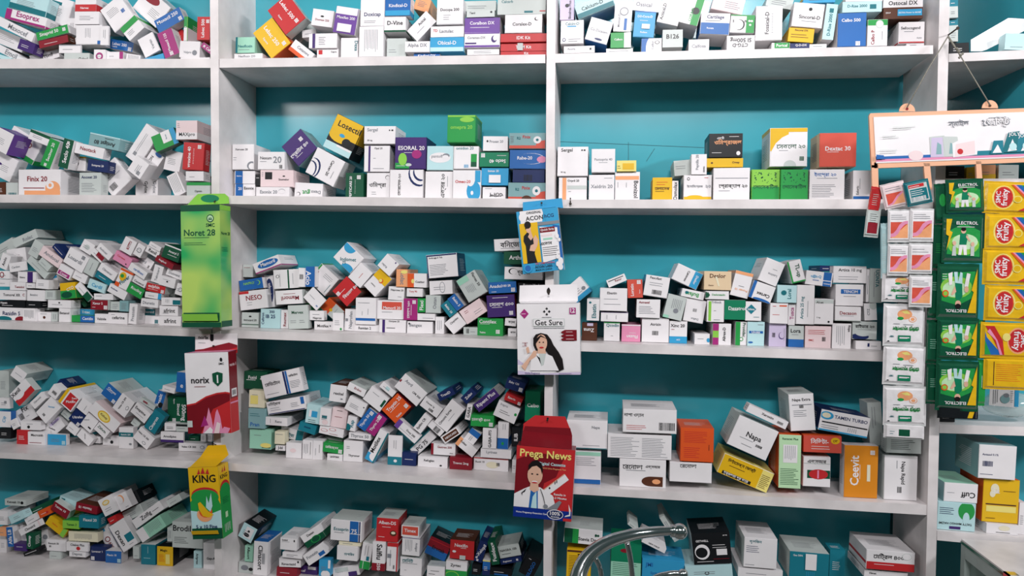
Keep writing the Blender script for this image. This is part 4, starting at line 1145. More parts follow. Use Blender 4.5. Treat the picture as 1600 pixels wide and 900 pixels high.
SIDE_DEFAULT = {'v': 'w', 'm': 'w', 'y': 'y', 'b': 'w', 'r': 'r', 'g': 'g'}
def carton_mesh(b, mb=None, flap=None, stick=None):
    mb = mb or MB(); rnd = random.Random(b.id * 7 + 1)
    ca, sa = math.cos(b.a), math.sin(b.a); ex, ez = Vector((ca, 0, sa)), Vector((-sa, 0, ca))
    C = Vector((b.X, b.y, b.Z)); W, H, L = b.W, b.H, b.L
    j = lambda: Vector((rnd.uniform(-1, 1), 0, rnd.uniform(-1, 1))) * .0004
    f = [C + ex * (sx * W / 2) + ez * (sz * H / 2) + j() for sx, sz in ((-1, -1), (1, -1), (1, 1), (-1, 1))]
    k = [p + Vector((0, L, 0)) for p in f]
    side = b.side or SIDE_DEFAULT.get(b.base, b.base); topc = b.topc or side
    mb.poly(f, MAT[b.base]); mb.poly(k[::-1], MAT['s'])
    mb.poly([f[1], k[1], k[2], f[2]], MAT[side]); mb.poly([k[0], f[0], f[3], k[3]], MAT[side])
    mb.poly([f[3], f[2], k[2], k[3]], MAT[topc]); mb.poly([f[0], k[0], k[1], f[1]], MAT[topc])
    fc = Face(mb, C - ex * (W / 2) - ez * (H / 2) - Vector((0, .0004, 0)), ex, ez, (0, -1, 0), W, H)
    if flap is None: fc.run(b.toks if stick is None else [t for t in b.toks if not (t[0] == 's' and t[1:2] == ':')])
    if flap is not None:                                  # the end flap, folded shut over the front
        g = Vector((0, .0011, 0)); t_ = .0012; q = [C + ex * (sx * (W / 2 - .0008)) + ez * (sz * (H / 2 - .0008)) - g for sx, sz in ((-1, -1), (1, -1), (1, 1), (-1, 1))]
        flap.prism(q, (0, .0010, 0), MAT[b.base])
        f2 = Face(flap, q[0] - Vector((0, .0002, 0)), ex, ez, (0, -1, 0), W - .0016, H - .0016)
        f2.run([t for t in b.toks if not (stick is not None and t[0] == 's' and t[1:2] == ':')])
        fc.k += 12
    if stick is not None:
        fs_ = Face(stick, C - ex * (W / 2) - ez * (H / 2) - Vector((0, .0032, 0)), ex, ez, (0, -1, 0), W, H)
        fs_.run([t for t in b.toks if t[0] == 's' and t[1:2] == ':'])
    # small print on the sides and the lid
    ink = 'e' if side in 'wspiACMYLOa' else 'w'
    if L > .03 and b.W * b.H > .0004:
        yv = Vector((0, 1, 0))
        fr = Face(mb, C + ex * (W / 2) - ez * (H / 2) + ex * .0001, yv, ez, ex, L, H); fr.lines(30, 22, 88, 78, ink)
        fl = Face(mb, C - ex * (W / 2) - ez * (H / 2) - ex * .0001, yv, ez, -ex, L, H); fl.lines(30, 22, 88, 78, ink)
        for f_, edge in ((fr, 'R'), (fl, 'L')):
            for t in b.toks:
                if t[0] in 'TB' and t[1:2].isdigit():
                    n = float(''.join(ch for ch in t[1:] if ch.isdigit())); q = (0, 100 - n, 100, 100) if t[0] == 'T' else (0, 0, 100, n)
                    f_.rect(*q, t[-1])
        ft = Face(mb, C - ex * (W / 2) + ez * (H / 2) + ez * .0001, ex, yv, ez, W, L); ft.lines(16, 26, 84, 60, 'e' if topc in 'wspiACMYLOa' else 'w')
    return mb

# ---- words for the labels
ROWN = {'1': 'top shelf', '2': 'second shelf', '3': 'middle shelf', '4': 'fourth shelf', '5': 'bottom shelf'}
BAYW = {'L': 'left bay', 'M': 'middle bay', 'R': 'right bay', 'F': 'corner cabinet'}
def where(b): return 'corner cabinet' if b.cell[1] == 'F' else f'{ROWN[b.cell[0]]}, {BAYW[b.cell[1]]}'
def decor_word(b):
    best = None
    for t in b.toks:
        if t[0] in 'TBLR' and t[1:2].isdigit():
            n = float(''.join(ch for ch in t[1:] if ch.isdigit())); c = t[-1]
            if c != b.base and n >= 8:
                where_ = {'T': 'top band', 'B': 'bottom band', 'L': 'end band', 'R': 'end band'}[t[0]]
                s_ = n; d = f'{CNAME[c]} {where_}'
                if best is None or s_ > best[0]: best = (s_, d)
        elif t[0] in 'resd' and t[1:2] == ':':
            a = t[2:].split(','); c = a[4]
            if c in 'kw' and b.base == 'w': 
                if c == 'w': continue
            if c == b.base: continue
            u0, v0, u1, v1 = [float(x) for x in a[:4]]
            if t[0] in 'rs': ar = (u1 - u0) * (v1 - v0) / 100; wd = 'stripe' if min(u1 - u0, v1 - v0) < 22 else ('sticker' if t[0] == 's' else 'panel')
            else: ar = u1 * v1 * 3.1 / 100; wd = 'oval' if t[0] == 'e' else 'diamond'
            if t[0] in 'ed' and ar < 2.2: wd = 'dot'
            if ar > .4 and (best is None or ar > best[0]): best = (ar, f'{CNAME[c]} {wd}')
        elif t[0] == 'k' and (best is None or best[0] < 3): best = (3, 'barcode')
    if best is None:
        for t in b.toks:
            if t[0] == 'q': return 'small square emblem'
            if t[0] == 't':
                c = t.split(',')[1]
                if c in 'RrmbtgGcBVoX': return f'{CNAME[c]} lettering'
        return ''
    return best[1]
def tilt_word(b):
    d = math.degrees(b.a)
    if abs(d) < 4: return ''
    if abs(d) > 44: return 'steeply tilted'
    return 'tilted'
def size_word(b):
    if b.h > b.w * 1.5: return 'upright'
    if b.h < b.w * .36: return 'flat'
    return 'large' if b.w * b.h > 2300 else ('small' if b.w * b.h < 330 else '')
def base_desc(b):
    d = decor_word(b)
    return ' '.join(x for x in (size_word(b), tilt_word(b), CNAME[b.base], 'carton') if x) + (f' with {d}' if d else '')
def short_desc(b):
    d = decor_word(b)
    if b.base not in 'wsp': return f'{CNAME[b.base]} carton'
    return f'{CNAME[b.base]} carton' + (f' with {d}' if d else '')
def rel(b, a):
    dx, dz = b.X - a.X, b.Z - a.Z
    if abs(dz) > abs(dx): return 'above' if dz > 0 else 'below'
    return 'right of' if dx > 0 else 'left of'
used = set()
def words_n(s): return len(s.replace(',', ' ').split())
def choose_label(b, bs):
    me = base_desc(b)
    same = [o for o in bs if o is not b and base_desc(o) == me]
    cand = []
    if not same: cand.append(f'{me}, {where(b)}')
    marks = [o for o in bs if o is not b and sum(1 for x in bs if short_desc(x) == short_desc(o)) == 1 and o.base not in '']
    marks.sort(key=lambda o: math.hypot(o.X - b.X, o.Z - b.Z) * (1 if o.base not in 'ws' else 1.5))
    for o in marks[:14]:
        r = rel(b, o)
        rivals = [x for x in same if rel(x, o) == r and math.hypot(o.X - x.X, o.Z - x.Z) < math.hypot(o.X - b.X, o.Z - b.Z)]
        if rivals: continue
        just = 'just ' if any(rel(x, o) == r for x in same) else ''
        for m2 in (me, ' '.join(x for x in (tilt_word(b), CNAME[b.base], 'carton') if x)):
            if m2 != me and same: pass
            for s_ in (f'{m2} {just}{r} the {short_desc(o)}, {where(b)}', f'{m2} {r} the {short_desc(o)}, {where(b)}'):
                cand.append(s_)
    for s_ in cand:
        s_ = s_.replace('the left bay', 'left bay')
        if words_n(s_) <= 16 and s_ not in used: used.add(s_); return s_
    # else by its place along the shelf
    row = sorted([o for o in bs if CNAME[o.base] == CNAME[b.base]], key=lambda o: o.X)
    k = row.index(b); nth = ['first', 'second', 'third', 'fourth', 'fifth', 'sixth', 'seventh', 'eighth', 'ninth', 'tenth', 'eleventh', 'twelfth']
    if k < 12: s_ = f'{CNAME[b.base]} carton, {nth[k]} {CNAME[b.base]} one from the left, {where(b)}'
    else:
        kk = len(row) - 1 - k; s_ = f'{CNAME[b.base]} carton, {nth[min(kk, 11)]} {CNAME[b.base]} one from the right, {where(b)}'
    while s_ in used: s_ = s_.replace('carton,', 'box,') if 'carton,' in s_ else s_ + ' again'
    used.add(s_); return s_

boxes_rank = sorted(boxes, key=lambda b: -min(b.w, 2000) * b.h * (.6 if b.layer else 1))
solo = set(b.id for b in boxes_rank[:N_SOLO])
rest = MB()
for bs in cells.values():
    for b in bs:
        if b.id not in solo: carton_mesh(b, rest); continue
        fl = MB() if b.w * b.h > 1150 else None
        stk = MB() if any(t[0] == 's' and t[1:2] == ':' for t in b.toks) else None
        mb = carton_mesh(b, None, fl, stk)
        if fl or stk:
            o = empty('medicine_carton', (b.X, b.y, b.Z)); mb.build('carton_body', o, (b.X, b.y, b.Z))
        else: o = mb.build('medicine_carton', origin=(b.X, b.y, b.Z))
        if fl: fl.build('end_flap', o, (b.X, b.y, b.Z))
        if stk: stk.build('sticker', o, (b.X, b.y, b.Z))
        tag(o, choose_label(b, bs), 'box', f'medicine cartons on the {where(b).replace(",", " of the")}')
ro = rest.build('small_medicine_cartons', origin=at(800, 500, .05))
tag(ro, 'smaller medicine cartons wedged between the larger ones on all the shelves', 'boxes', kind='stuff')

# ------------------------------------------------------------------ cartons hung on nails from the shelf edges
for k_, h_, n_ in (('F', '#e3b59c', 'skin'), ('K', '#1b1516', 'hair black'), ('Q', '#0f2f8a', 'royal blue'), ('Z', '#7d1420', 'dark red')):
    PAL[k_] = h_; CNAME[k_] = n_; MAT[k_] = material('card_' + n_.replace(' ', '_'), h_, .35, mottled=.05)
M_WASH = material('green_wash_print', '#7cc860', .3, coat=.4)
nt = M_WASH.node_tree; bs_ = nt.nodes['Principled BSDF']; nz = next(n for n in nt.nodes if n.type == 'TEX_NOISE'); nz.inputs['Scale'].default_value = 9; nz.inputs['Detail'].default_value = 1
rp = nt.nodes.new('ShaderNodeValToRGB'); rp.color_ramp.elements[0].position = .36; rp.color_ramp.elements[0].color = srgb('#2fae62')
rp.color_ramp.elements[1].position = .64; rp.color_ramp.elements[1].color = srgb('#b9d86a')
nt.links.new(nz.outputs['Fac'], rp.inputs[0]); nt.links.new(rp.outputs[0], bs_.inputs['Base Color'])
MAT['_'] = M_WASH; MAT['N'] = M_NAIL

def pxpoly(pts, y): return [at(a, b, y) for a, b in pts]
def hang_carton(cx, cy, w, h, ang, dpt, base, front, side, sidet, topc, tab, tabc, tabt, label, taby=-.006, group=None, extra=None):
    yf = -dpt - .008
    c = at(cx, cy, yf); mx, mz = mpp(cx, cy, yf); W, H = w * mx, h * mz
    a = math.radians(ang + slope_deg(cx, cy) * .6); ex, ez = Vector((math.cos(a), 0, math.sin(a))), Vector((-math.sin(a), 0, math.cos(a)))
    o = empty('hanging_carton', (c.x, yf, c.z)); tag(o, label, 'box', 'sample cartons hung on nails')
    f = [c + ex * (sx * W / 2) + ez * (sz * H / 2) for sx, sz in ((-1, -1), (1, -1), (1, 1), (-1, 1))]; k = [p + Vector((0, dpt, 0)) for p in f]
    mb = MB(); mb.poly(f, MAT[base]); mb.poly(k[::-1], MAT[side])
    mb.poly([f[1], k[1], k[2], f[2]], MAT[side]); mb.poly([k[0], f[0], f[3], k[3]], MAT[side])
    mb.poly([f[3], f[2], k[2], k[3]], MAT[topc]); mb.poly([f[0], k[0], k[1], f[1]], MAT[side])
    Face(mb, f[0] - Vector((0, .0003, 0)), ex, ez, (0, -1, 0), W, H).run(front)
    Face(mb, f[1] + ex * .0003, (0, 1, 0), ez, ex, dpt, H).run(sidet)
    mb.build('carton_body', o, (c.x, yf, c.z))
    tb = MB(); pts = pxpoly(tab, taby); tb.prism(pts, (0, .0012, 0), MAT[tabc])
    xs = [p.x for p in pts]; zs = [p.z for p in pts]
    tf = Face(tb, (min(xs), taby - .0003, min(zs)), (1, 0, 0), (0, 0, 1), (0, -1, 0), max(xs) - min(xs), max(zs) - min(zs)); tf.run(tabt)
    # the flap that joins the tab to the box
    zt = f[3].z * .5 + f[2].z * .5
    j0, j1 = pts[0], pts[1]
    tb.poly([j0 + Vector((0, -.0004, 0)), j1 + Vector((0, -.0004, 0)), f[2] * .94 + f[3] * .06 + ez * .0007, f[3] * .94 + f[2] * .06 + ez * .0007], MAT[topc])
    tb.build('hanging_tab', o, (c.x, yf, c.z))
    if extra:
        eb = MB(); extra(eb, f, ex, ez, W, H); eb.build('dispensing_flap', o, (c.x, yf, c.z))
    return o
def T(s): return [t.strip() for t in s.split(';') if t.strip()]
def slot(u0, v0, u1, v1, col):
    def g(mb, f, ex, ez, W, H):
        q = [f[0] + ex * (W * u / 100) + ez * (H * v / 100) for u, v in ((u0, v0), (u1, v0), (u1, v1), (u0, v1))]
        lip = [q[0] + Vector((0, -.006, .001)), q[1] + Vector((0, -.006, .001)), q[2] + Vector((0, -.010, 0)), q[3] + Vector((0, -.010, 0))]
        mb.prism(lip, (0, .0012, 0), MAT[col]); mb.poly([q[0], q[1], lip[1], lip[0]], MAT[col])
    return g
hang_carton(314, 416, 61, 191, 1, .055, '_', T('u:0,95,100,100,G;t:Noret 28,G,48,77.5,80,0;f:8,67,66,70,G;f:8,72.5,76,75,G;t:SMC,G,76,83.5,22,0;e:76,89,9,3.2,G;e:76,89,7,2.4,M;p:G,71,87.6,74,90.5,76,87.6;p:G,76,87.6,78,90.5,81,87.6;u:4,4.5,96,12,G;u:0,0,100,4,G'),
            '_', T('u:0,96,100,100,l;t:Noret 28,G,50,77,80,0;f:10,62,80,66,G;u:0,0,100,5,G'), 'l',
            [(293, 320), (358, 318), (357, 308), (351, 302.5), (309, 303), (303, 309)], 'l', T('e:54,56,22,34,H'),
            'tall green carton hung beside the first upright between the second and middle shelves', extra=slot(4, 5, 94, 11, 'l'))
hang_carton(325, 614, 68, 126, 2, .042, 'w', T('p:r,0,0,100,0,100,50,90,51,70,50,45,46,20,38,0,36;p:Z,0,34,20,36,45,44,70,48,90,49,100,48,100,40,60,30,40,10,30,0,0,0;p:P,34,0,46,22,50,32,56,18,60,0;p:m,30,8,40,22,48,10;p:w,36,0,52,8,64,0;p:P,56,0,66,26,70,30,76,20,80,4,70,0;p:p,60,0,68,14,76,12,72,0;p:P,72,0,84,8,98,6,92,0;t:norix,k,34,66,42,0;p:G,62,74,74,76,86,74,85,64,74,58,63,64;t:1,w,74,67,3.2,0;f:20,57,52,60,R;t:SMC,k,84,86,12,0;e:84,91,3,2.4,k;u:0,8,12,16,s'),
            'r', T('u:0,42,100,100,Z;t:norix 1,p,50,84,76,0;u:20,44,84,54,w;k:30,46,74,52;u:0,36,100,38,P'), 'P',
            [(305, 549), (371, 546), (371, 521), (305, 522)], 'w', T('p:R,0,0,100,0,100,40,80,52,50,34,20,14,0,8;p:r,60,0,100,0,100,30;t:norix,k,20,74,24,0;p:k,36,92,44,92,44,60,40,54,36,60;f:8,40,30,54'),
            'white carton with red wave and pink lotus hung on the first upright')
hang_carton(321, 786, 47, 112, 3, .052, 'y', T('p:g,0,0,100,0,100,48,86,62,60,68,30,64,0,52;e:50,62,44,10,r;e:50,58,46,11,g;p:i,0,12,100,12,100,40,60,34,30,38,0,40;u:0,0,100,15,G;t:KING,k,52,84,76,0;p:r,30,90,36,98,40,91;p:r,42,91,50,100,56,91;p:r,58,91,66,98,70,90;e:46,34,26,10,O;e:50,38,22,8,o;e:46,42,22,5,g;p:y,26,50,34,52,60,38,76,34,60,30,40,32,28,42;p:i,52,44,56,60,62,50,72,64,74,46,66,38;t:5 x 10 Fine,B,50,17.5,70,0'),
            'g', T('u:0,66,100,100,y;e:50,66,48,12,r;e:50,62,50,12,g;t:KING,k,46,84,70,0;p:r,30,90,40,97,44,90;p:r,50,90,60,98,66,90;f:20,46,80,56,G;u:36,26,60,34,M;F:20,6,80,18,w'), 'y',
            [(313, 714), (357, 711), (352, 695), (325, 696)], 'y', T(''),
            'yellow and green milk carton printed with bananas hung below the red-waved carton', extra=slot(2, 7, 90, 13, 'y'))
hang_carton(844, 376, 65, 98, 7, .030, 'c', T('u:84,20,100,74,b;p:w,8,80,60,80,66,100,8,100;e:14,90,9,7,w;e:26,82,6,5,w;p:c,62,100,100,100,100,70,70,76;t:ACON,k,42,87,42,0;t:ORIGINAL,k,42,96,36,0;t:hCG,B,78,88,22,0;u:48,74,100,79,e;u:4,16,48,80,y;p:k,14,16,14,44,10,52,12,60,22,66,34,56,38,46,34,30,38,16;p:F,22,58,30,68,34,56,28,52;p:F,34,54,40,60,46,52,42,42,34,34,22,36,26,44,34,46;e:25,71,6,7,F;e:24,77,8,6,K;p:K,17,76,18,70,22,72,24,78;p:w,52,14,94,20,94,68,52,72;u:52,62,88,70,Z;t:Quick Strip,w,70,66,32,0;u:54,56,80,59,p;u:58,50,80,53,A;t:একোন,k,64,45,28,0;f:54,24,94,40,k;t:ACON LABS,k,52,9,42,0;t:MADE IN CHINA,k,52,4,40,0;e:14,8,10,7,c;e:14,8,7,5,b;t:ISO 13485 Certified,r,56,14,46,0;e:88,22,4,4,w;e:94,14,6,6,w;e:86,10,4,4,w;e:92,5,6,5,w;e:92,54,4,4,w;e:96,48,3,3,w'),
            's', T('f:20,10,80,90,t;e:50,20,30,6,w;e:50,40,24,4,w'), 'c',
            [(817, 330), (880, 325), (878, 309.5), (817, 316)], 'c', T(''),
            'blue carton with yellow portrait of a woman in black hung by the second upright')
hang_carton(857, 530, 98, 111, 1, .050, 'w', T('p:L,0,0,100,4,100,0;p:L,0,0,34,0,0,22;p:w,0,6,30,2,100,5,100,12,0,14;d:12,86,7,7,m;f:7,85,17,87,w;d:48,93,2,2,k;d:44,89,2,2,k;d:52,89,2,2,k;d:48,85,2,2,k;f:40,80,56,82;u:84,85,94,94,m;t:12,w,89,90.5,7,0;f:86,86,93,88,w;u:26,68,76,79,s;u:27,69,75,78,w;t:Get Sure,k,51,73.5,44,0;f:26,65,76,67;p:Z,70,60,76,63,95,63,95,58,72,58;p:Z,70,55,76,58,95,58,95,53,72,53;p:Z,70,50,76,53,95,53,95,48,72,48;f:78,59,92,62,p;f:78,54,92,57,p;f:78,49,92,52,p;t:0,R,13,43,3,0;f:8,40,18,41,R;f:8,45,18,46,R;p:K,26,52,30,57,38,59,48,57,54,50,58,42,66,32,72,22,74,8,64,4,56,8,52,26,46,34,42,32,30,34,26,42;e:39,45,9,12,F;p:F,33,36,45,36,46,28,32,27;p:w,20,6,22,24,30,30,46,30,56,26,66,6;p:s,34,30,46,30,42,14,38,12;p:k,30,28,34,22,38,14,36,24;p:F,6,12,22,28,26,34,32,34,30,26,20,20,12,6;p:F,16,30,14,38,18,40,20,32;e:39,38.5,3.5,1.2,r;e:36,46,1.2,.8,k;e:42,46,1.2,.8,k;p:K,29,50,38,56,48,50,46,52,38,54,30,44;t:Home Pregnancy,V,24,2.4,24,0;f:66,1,94,3,V'),
            's', T('f:20,20,80,60,L'), 'w',
            [(811, 471), (903, 470), (902, 444), (812, 446)], 'w', T('e:50,60,3.2,16,N;e:50,70,1.6,9,k'),
            'white carton with a long-haired woman pointing at herself hung on the second upright')
hang_carton(850, 755, 91, 111, -4, .048, 'r', T('p:Z,0,14,0,80,30,94,84,92,70,60,50,50,46,20;p:r,0,80,0,100,100,100,96,90,30,92;t:Prega News,Y,50,89,88,0;t:Digital Cassette,i,62,77,46,0;t:HCG Urine Pregnancy Test,O,66,71,40,0;p:w,48,40,84,66,92,58,56,32;p:F,48,40,84,66,85,65,49,39;e:60,44,1.5,1.5,k;u:68,50,69.5,54,k;u:71,52,72.5,56,k;t:Results in,w,78,36,20,0;t:2-3 Minutes,w,78,31,24,0;p:w,0,14,0,32,16,40,26,44,44,44,56,38,66,34,74,14;p:b,26,14,28,40,32,44,40,42,42,14;p:i,30,14,32,30,38,38,40,14;e:34,61,13,15,F;p:F,27,50,40,50,42,40,34,36,26,40;p:K,22,66,22,74,28,80,36,82,44,78,47,70,46,62,43,70,36,74,28,72;e:34,51,5,1.6,w;e:34,50,5,1,r;e:29,62,1.8,1,k;e:38,62,1.8,1,k;p:k,20,40,18,36,14,34,14,30,12,34,17,38,22,42;p:k,44,42,50,30,54,18,55,18,51,31,45,42;e:55,18,4,3,e;p:e,56,14,78,28,82,26,74,14;u:0,0,100,14,Q;t:Home Pregnancy Detection Card,w,32,7,54,0;e:72,8,14,7,w;e:72,8,13,6,B;t:100%,w,72,9.5,17,0;t:Accurate,w,72,5,14,0;p:w,88,6,98,8,98,16,94,24,96,10,90,8;u:86,0,100,4,r'),
            'P', T('u:0,0,60,100,p;f:20,30,80,70,r'), 'Z',
            [(817, 673), (894, 681), (893, 676), (883, 651), (836, 649), (818, 662)], 'r', T('p:Z,0,0,100,0,96,40,4,40;e:50,86,2,6,k'),
            'red carton printed with a smiling doctor hung from the fourth shelf')

# ------------------------------------------------------------------ nails
def nail(px, py, y, l, label, r=.0012, tilt=(0, 0)):
    p = at(px, py, y); mb = MB()
    mb.tube([p + Vector((0, .006 if y <= 0.0 else 0, 0)), p + Vector((tilt[0], -l, tilt[1]))], r, M_NAIL, 8)
    e = p + Vector((tilt[0], -l, tilt[1])); mb.tube([e, e + Vector((0, -.0012, 0))], r * 2.2, M_NAIL, 10)
    return tag(mb.build('nail', origin=p), label, 'nail', None)
nail(337, 309, 0, .012, 'nail through the tab of the tall green carton', tilt=(.004, -.012))
nail(337, 540, 0, .012, 'nail in the first upright above the lotus carton')
nail(339, 697, 0, .013, 'bent nail holding the yellow banana carton', tilt=(-.005, .010))
nail(847, 318, 0, .014, 'nail through the tab of the blue carton with the portrait')
nail(858, 459, 0, .016, 'nail through the tab of the white carton with the long-haired woman')
nail(856, 655, 0, .014, 'nail through the red tab of the doctor carton')
nail(891, 309, 0, .006, 'rusty nail bent down over the second shelf edge', tilt=(.001, -.016), r=.0016)
nail(1480, 56, 0, .030, 'long rusty nail that carries the string of the display rack', tilt=(.010, .008), r=.0018)

# ------------------------------------------------------------------ display rack of sachets hung on a string
rack = empty('display_rack', at(1480, 250, -.05))
tag(rack, 'peach plastic display rack with white sign hung on a string from the third upright', 'display rack')
YR = -.055
def bar(mb, pts, dy=.008, mat=M_PEACH, y=YR): mb.prism(pxpoly(pts, y), (0, dy, 0), mat)
mb = MB()
bar(mb, [(1358, 181), (1366, 185), (1372, 262), (1362, 262)]); bar(mb, [(1360, 177), (1660, 167), (1660, 174), (1364, 184), (1358, 181)])
bar(mb, [(1366, 254), (1660, 243), (1660, 251), (1366, 263)])
for q in ([(1362, 258), (1372, 258), (1373, 300), (1363, 300)], [(1443, 255), (1453, 255), (1457, 296), (1447, 297)], [(1525, 252), (1533, 252), (1536, 294), (1527, 295)], [(1608, 249), (1616, 249), (1618, 292), (1610, 292)]):
    bar(mb, q, .007)
mb.build('rack_frame', rack, rack.location)
for hx, hy, nm in ((1417.5, 170, 0), (1547, 165, 1), (1668, 161, 2)):
    mb = MB(); pts = [(hx + 12.5 * math.cos(t), hy + 4 - 12.5 * math.sin(t)) for t in [PI * i / 12 for i in range(13)]]
    bar(mb, pts, .003, y=YR + .001); c = at(hx, hy, YR - .0004)
    mb.tube([c, c + Vector((0, .001, 0))], .0030, MAT['R' if nm == 0 else 'n'], 12)
    mb.build('hanging_lug', rack, rack.location)
mb = MB(); sp = [(1365, 183), (1660, 173), (1660, 244), (1369, 255)]
mb.prism([at(a, b, YR - .0015) for a, b in ((1369, 255), (1660, 244), (1660, 173), (1365, 183))], (0, .003, 0), MAT['w'])
o0, o1, o3 = at(1369, 255, YR - .0018), at(1660, 244, YR - .0018), at(1365, 183, YR - .0018)
fs = Face(mb, o0, (o1 - o0).normalized(), (o3 - o0).normalized(), (0, -1, 0), (o1 - o0).length, (o3 - o0).length)
fs.run(T('u:0,3,100,9,P;u:0,8,100,14,b;u:52,8,100,18,T;e:22,13,4,11,p;p:s,30,8,38,8,38,54,30,52;p:L,30,8,37,8,37,50,31,50;p:s,38,8,46,8,45,50,37,52;p:j,33,14,36,14,36,34,34,40;p:j,40,14,44,14,44,30,41,38;p:w,42,6,55,10,56,48,48,46,42,36;p:p,43,8,54,12,54,40,44,34;e:46,18,1.6,6,r;t:স্মাইল,e,46,78,11,0;t:জেল্টি,e,66,77,15,0;t:জেল্টি,w,66.2,77.5,13.6,0;f:62,86,72,88;t:SMC,e,87,68,7,0;u:85,76,89,90,e;u:85.6,77,88.4,89,w;p:e,86,78,87,86,87,78;p:e,87.2,78,88,86,88.4,78;p:T,62,10,69,10,69,38,64,38;p:t,68,12,78,12,78,56,72,54;p:T,76,12,84,12,84,50,77,50;p:w,63,12,68,12,66,30;p:w,71,14,76,16,74,40;p:w,78,14,83,16,81,34;e:74,24,2,8,i;e:81,24,2,8,i;t:JOLY,w,75,49,6,0;t:JOLY,w,80,45,6,0;f:4,52,14,60,s;f:2,20,12,30,s;f:10,70,24,78,s;p:b,0,8,5,8,4,16,0,18'))
mb.build('sign_panel', rack, rack.location)
# string
nl = at(1480, 56, -.028)
def string(pts, label):
    mb = MB(); mb.tube(pts, .0014, M_STRING, 6)
    return mb
mb = MB()
mb.tube([nl + Vector((.002, 0, -.001)), at(1450, 108, -.045), at(1417, 168, YR - .003)], .0014, M_STRING, 6)
mb.tube([nl + Vector((.002, 0, -.001)), at(1491, 72, -.04), at(1501, 88, -.045), at(1524, 126, -.05), at(1547, 164, YR - .003)], [.0022, .0022, .0014, .0014, .0014], M_STRING, 6)
for q in ((1498, 80, .0042), (1501, 86, .0036), (1504, 84, .003), (1499, 90, .0028), (1495, 76, .003)):
    mb.ball(at(q[0], q[1], -.045), q[2], M_STRING, 10)
mb.build('hanging_string', rack, rack.location, smooth=True)

def sachet(parent, cx, cy, w, h, ang, y, base, toks, pad=(.07, .10), name='sachet', side='s'):
    c = at(cx, cy, y); mx, mz = mpp(cx, cy, y); W, H = w * mx, h * mz
    a = math.radians(ang); ex, ez = Vector((math.cos(a), 0, math.sin(a))), Vector((-math.sin(a), 0, math.cos(a)))
    rnd = random.Random(int(cx * 31 + cy)); mb = MB()
    ex = (ex + Vector((0, rnd.uniform(-.05, .05), 0))).normalized()
    nrm = ex.cross(ez).normalized()
    if nrm.y > 0: nrm = -nrm
    P = lambda u, v, d: c + ex * ((u - .5) * W) + ez * ((v - .5) * H) + nrm * d
    n = 5; zig = lambda i, lim: (.006 if i % 2 else -.004)
    out = [(i / n, 0 + zig(i, 0)) for i in range(n + 1)] + [(1 + zig(1, 0) * .5, .33), (1, .66)] + [(1 - i / n, 1 + zig(i, 0)) for i in range(n + 1)] + [(0 - .003, .66), (.002, .33)]
    mb.prism([P(u, v, .0008) for u, v in out], nrm * -.0016, gloss(base))
    q0 = [(pad[0] * .35, pad[1] * .5), (1 - pad[0] * .35, pad[1] * .5), (1 - pad[0] * .35, 1 - pad[1] * .5), (pad[0] * .35, 1 - pad[1] * .5)]
    q1 = [(pad[0], pad[1]), (1 - pad[0], pad[1]), (1 - pad[0], 1 - pad[1]), (pad[0], 1 - pad[1])]
    th = .0045
    A_ = [P(u, v, .0009) for u, v in q0]; B1 = [P(u, v, th) for u, v in q1]
    for i in range(4):
        j = (i + 1) % 4; mb.poly([A_[i], A_[j], B1[j], B1[i]], gloss(base))
    mb.poly(B1, gloss(base))
    fo_ = P(pad[0], pad[1], th); f_ = Face(mb, fo_, ex, ez, nrm, W * (1 - 2 * pad[0]), H * (1 - 2 * pad[1]))
    class _G(dict):
        def __missing__(s, k): return gloss(k)
    f_.mat = _G(); f_.run(toks)
    # crimped ends
    for v0, v1 in ((.0, pad[1] * .5), (1 - pad[1] * .5, 1.0)):
        for i in range(3):
            va = v0 + (v1 - v0) * (i + .2) / 3; vb = v0 + (v1 - v0) * (i + .6) / 3
            mb.poly([P(.01, va, .0011), P(.99, va, .0011), P(.99, vb, .0011), P(.01, vb, .0011)], gloss('s' if base in 'wsp' else base))
    return mb.build(name, parent, parent.location)
def strip(label, y, items, x, top):
    o = empty('sachet_strip', at(x, top, y)); tag(o, label, 'sachets', 'strips of sachets on the display rack')
    for it in items: sachet(o, *it[:5], y + it[7] if len(it) > 7 else y, it[5], T(it[6]))
    return o
RAW = 'u:4,4,96,64,X;p:O,4,4,96,4,96,58,60,36,30,16;p:P,4,8,4,20,18,22,34,34,50,54,66,64,82,68,96,68,96,56,84,56,72,50,58,38,44,20,28,10,14,8;f:6,72,90,94'
RAWT = 'u:8,6,92,62,X;p:O,8,6,92,6,92,56,60,36,34,18;p:P,8,8,30,16,60,46,88,62,92,54,66,38,38,10,16,4;f:10,72,90,94'
strip('hanging strip of white sachets with red squares and pink ribbons, inner column', -.074,
      [(1397, 305, 37, 40, 14, 'p', RAWT), (1404, 353, 34, 52, 1, 'w', RAW, -.001), (1403, 406, 33, 50, 0, 'w', RAW)], 1400, 285)
strip('longer hanging strip of white sachets with red squares and pink ribbons, beside green sachets', -.078,
      [(1440, 352, 37, 52, 0, 'w', RAW), (1438, 404, 36, 48, 0, 'w', RAW), (1438, 455, 35, 50, 0, 'w', RAW)], 1440, 326)
strip('dark grey sachet back with white printed panel on top of the pink sachets', -.086,
      [(1434, 301, 40, 38, 13, 't', 'u:6,4,94,96,s;u:12,10,90,70,t;f:14,36,86,66,w;k:14,10,80,30,w;u:8,78,80,94,r;f:12,80,76,90,w')], 1434, 282)
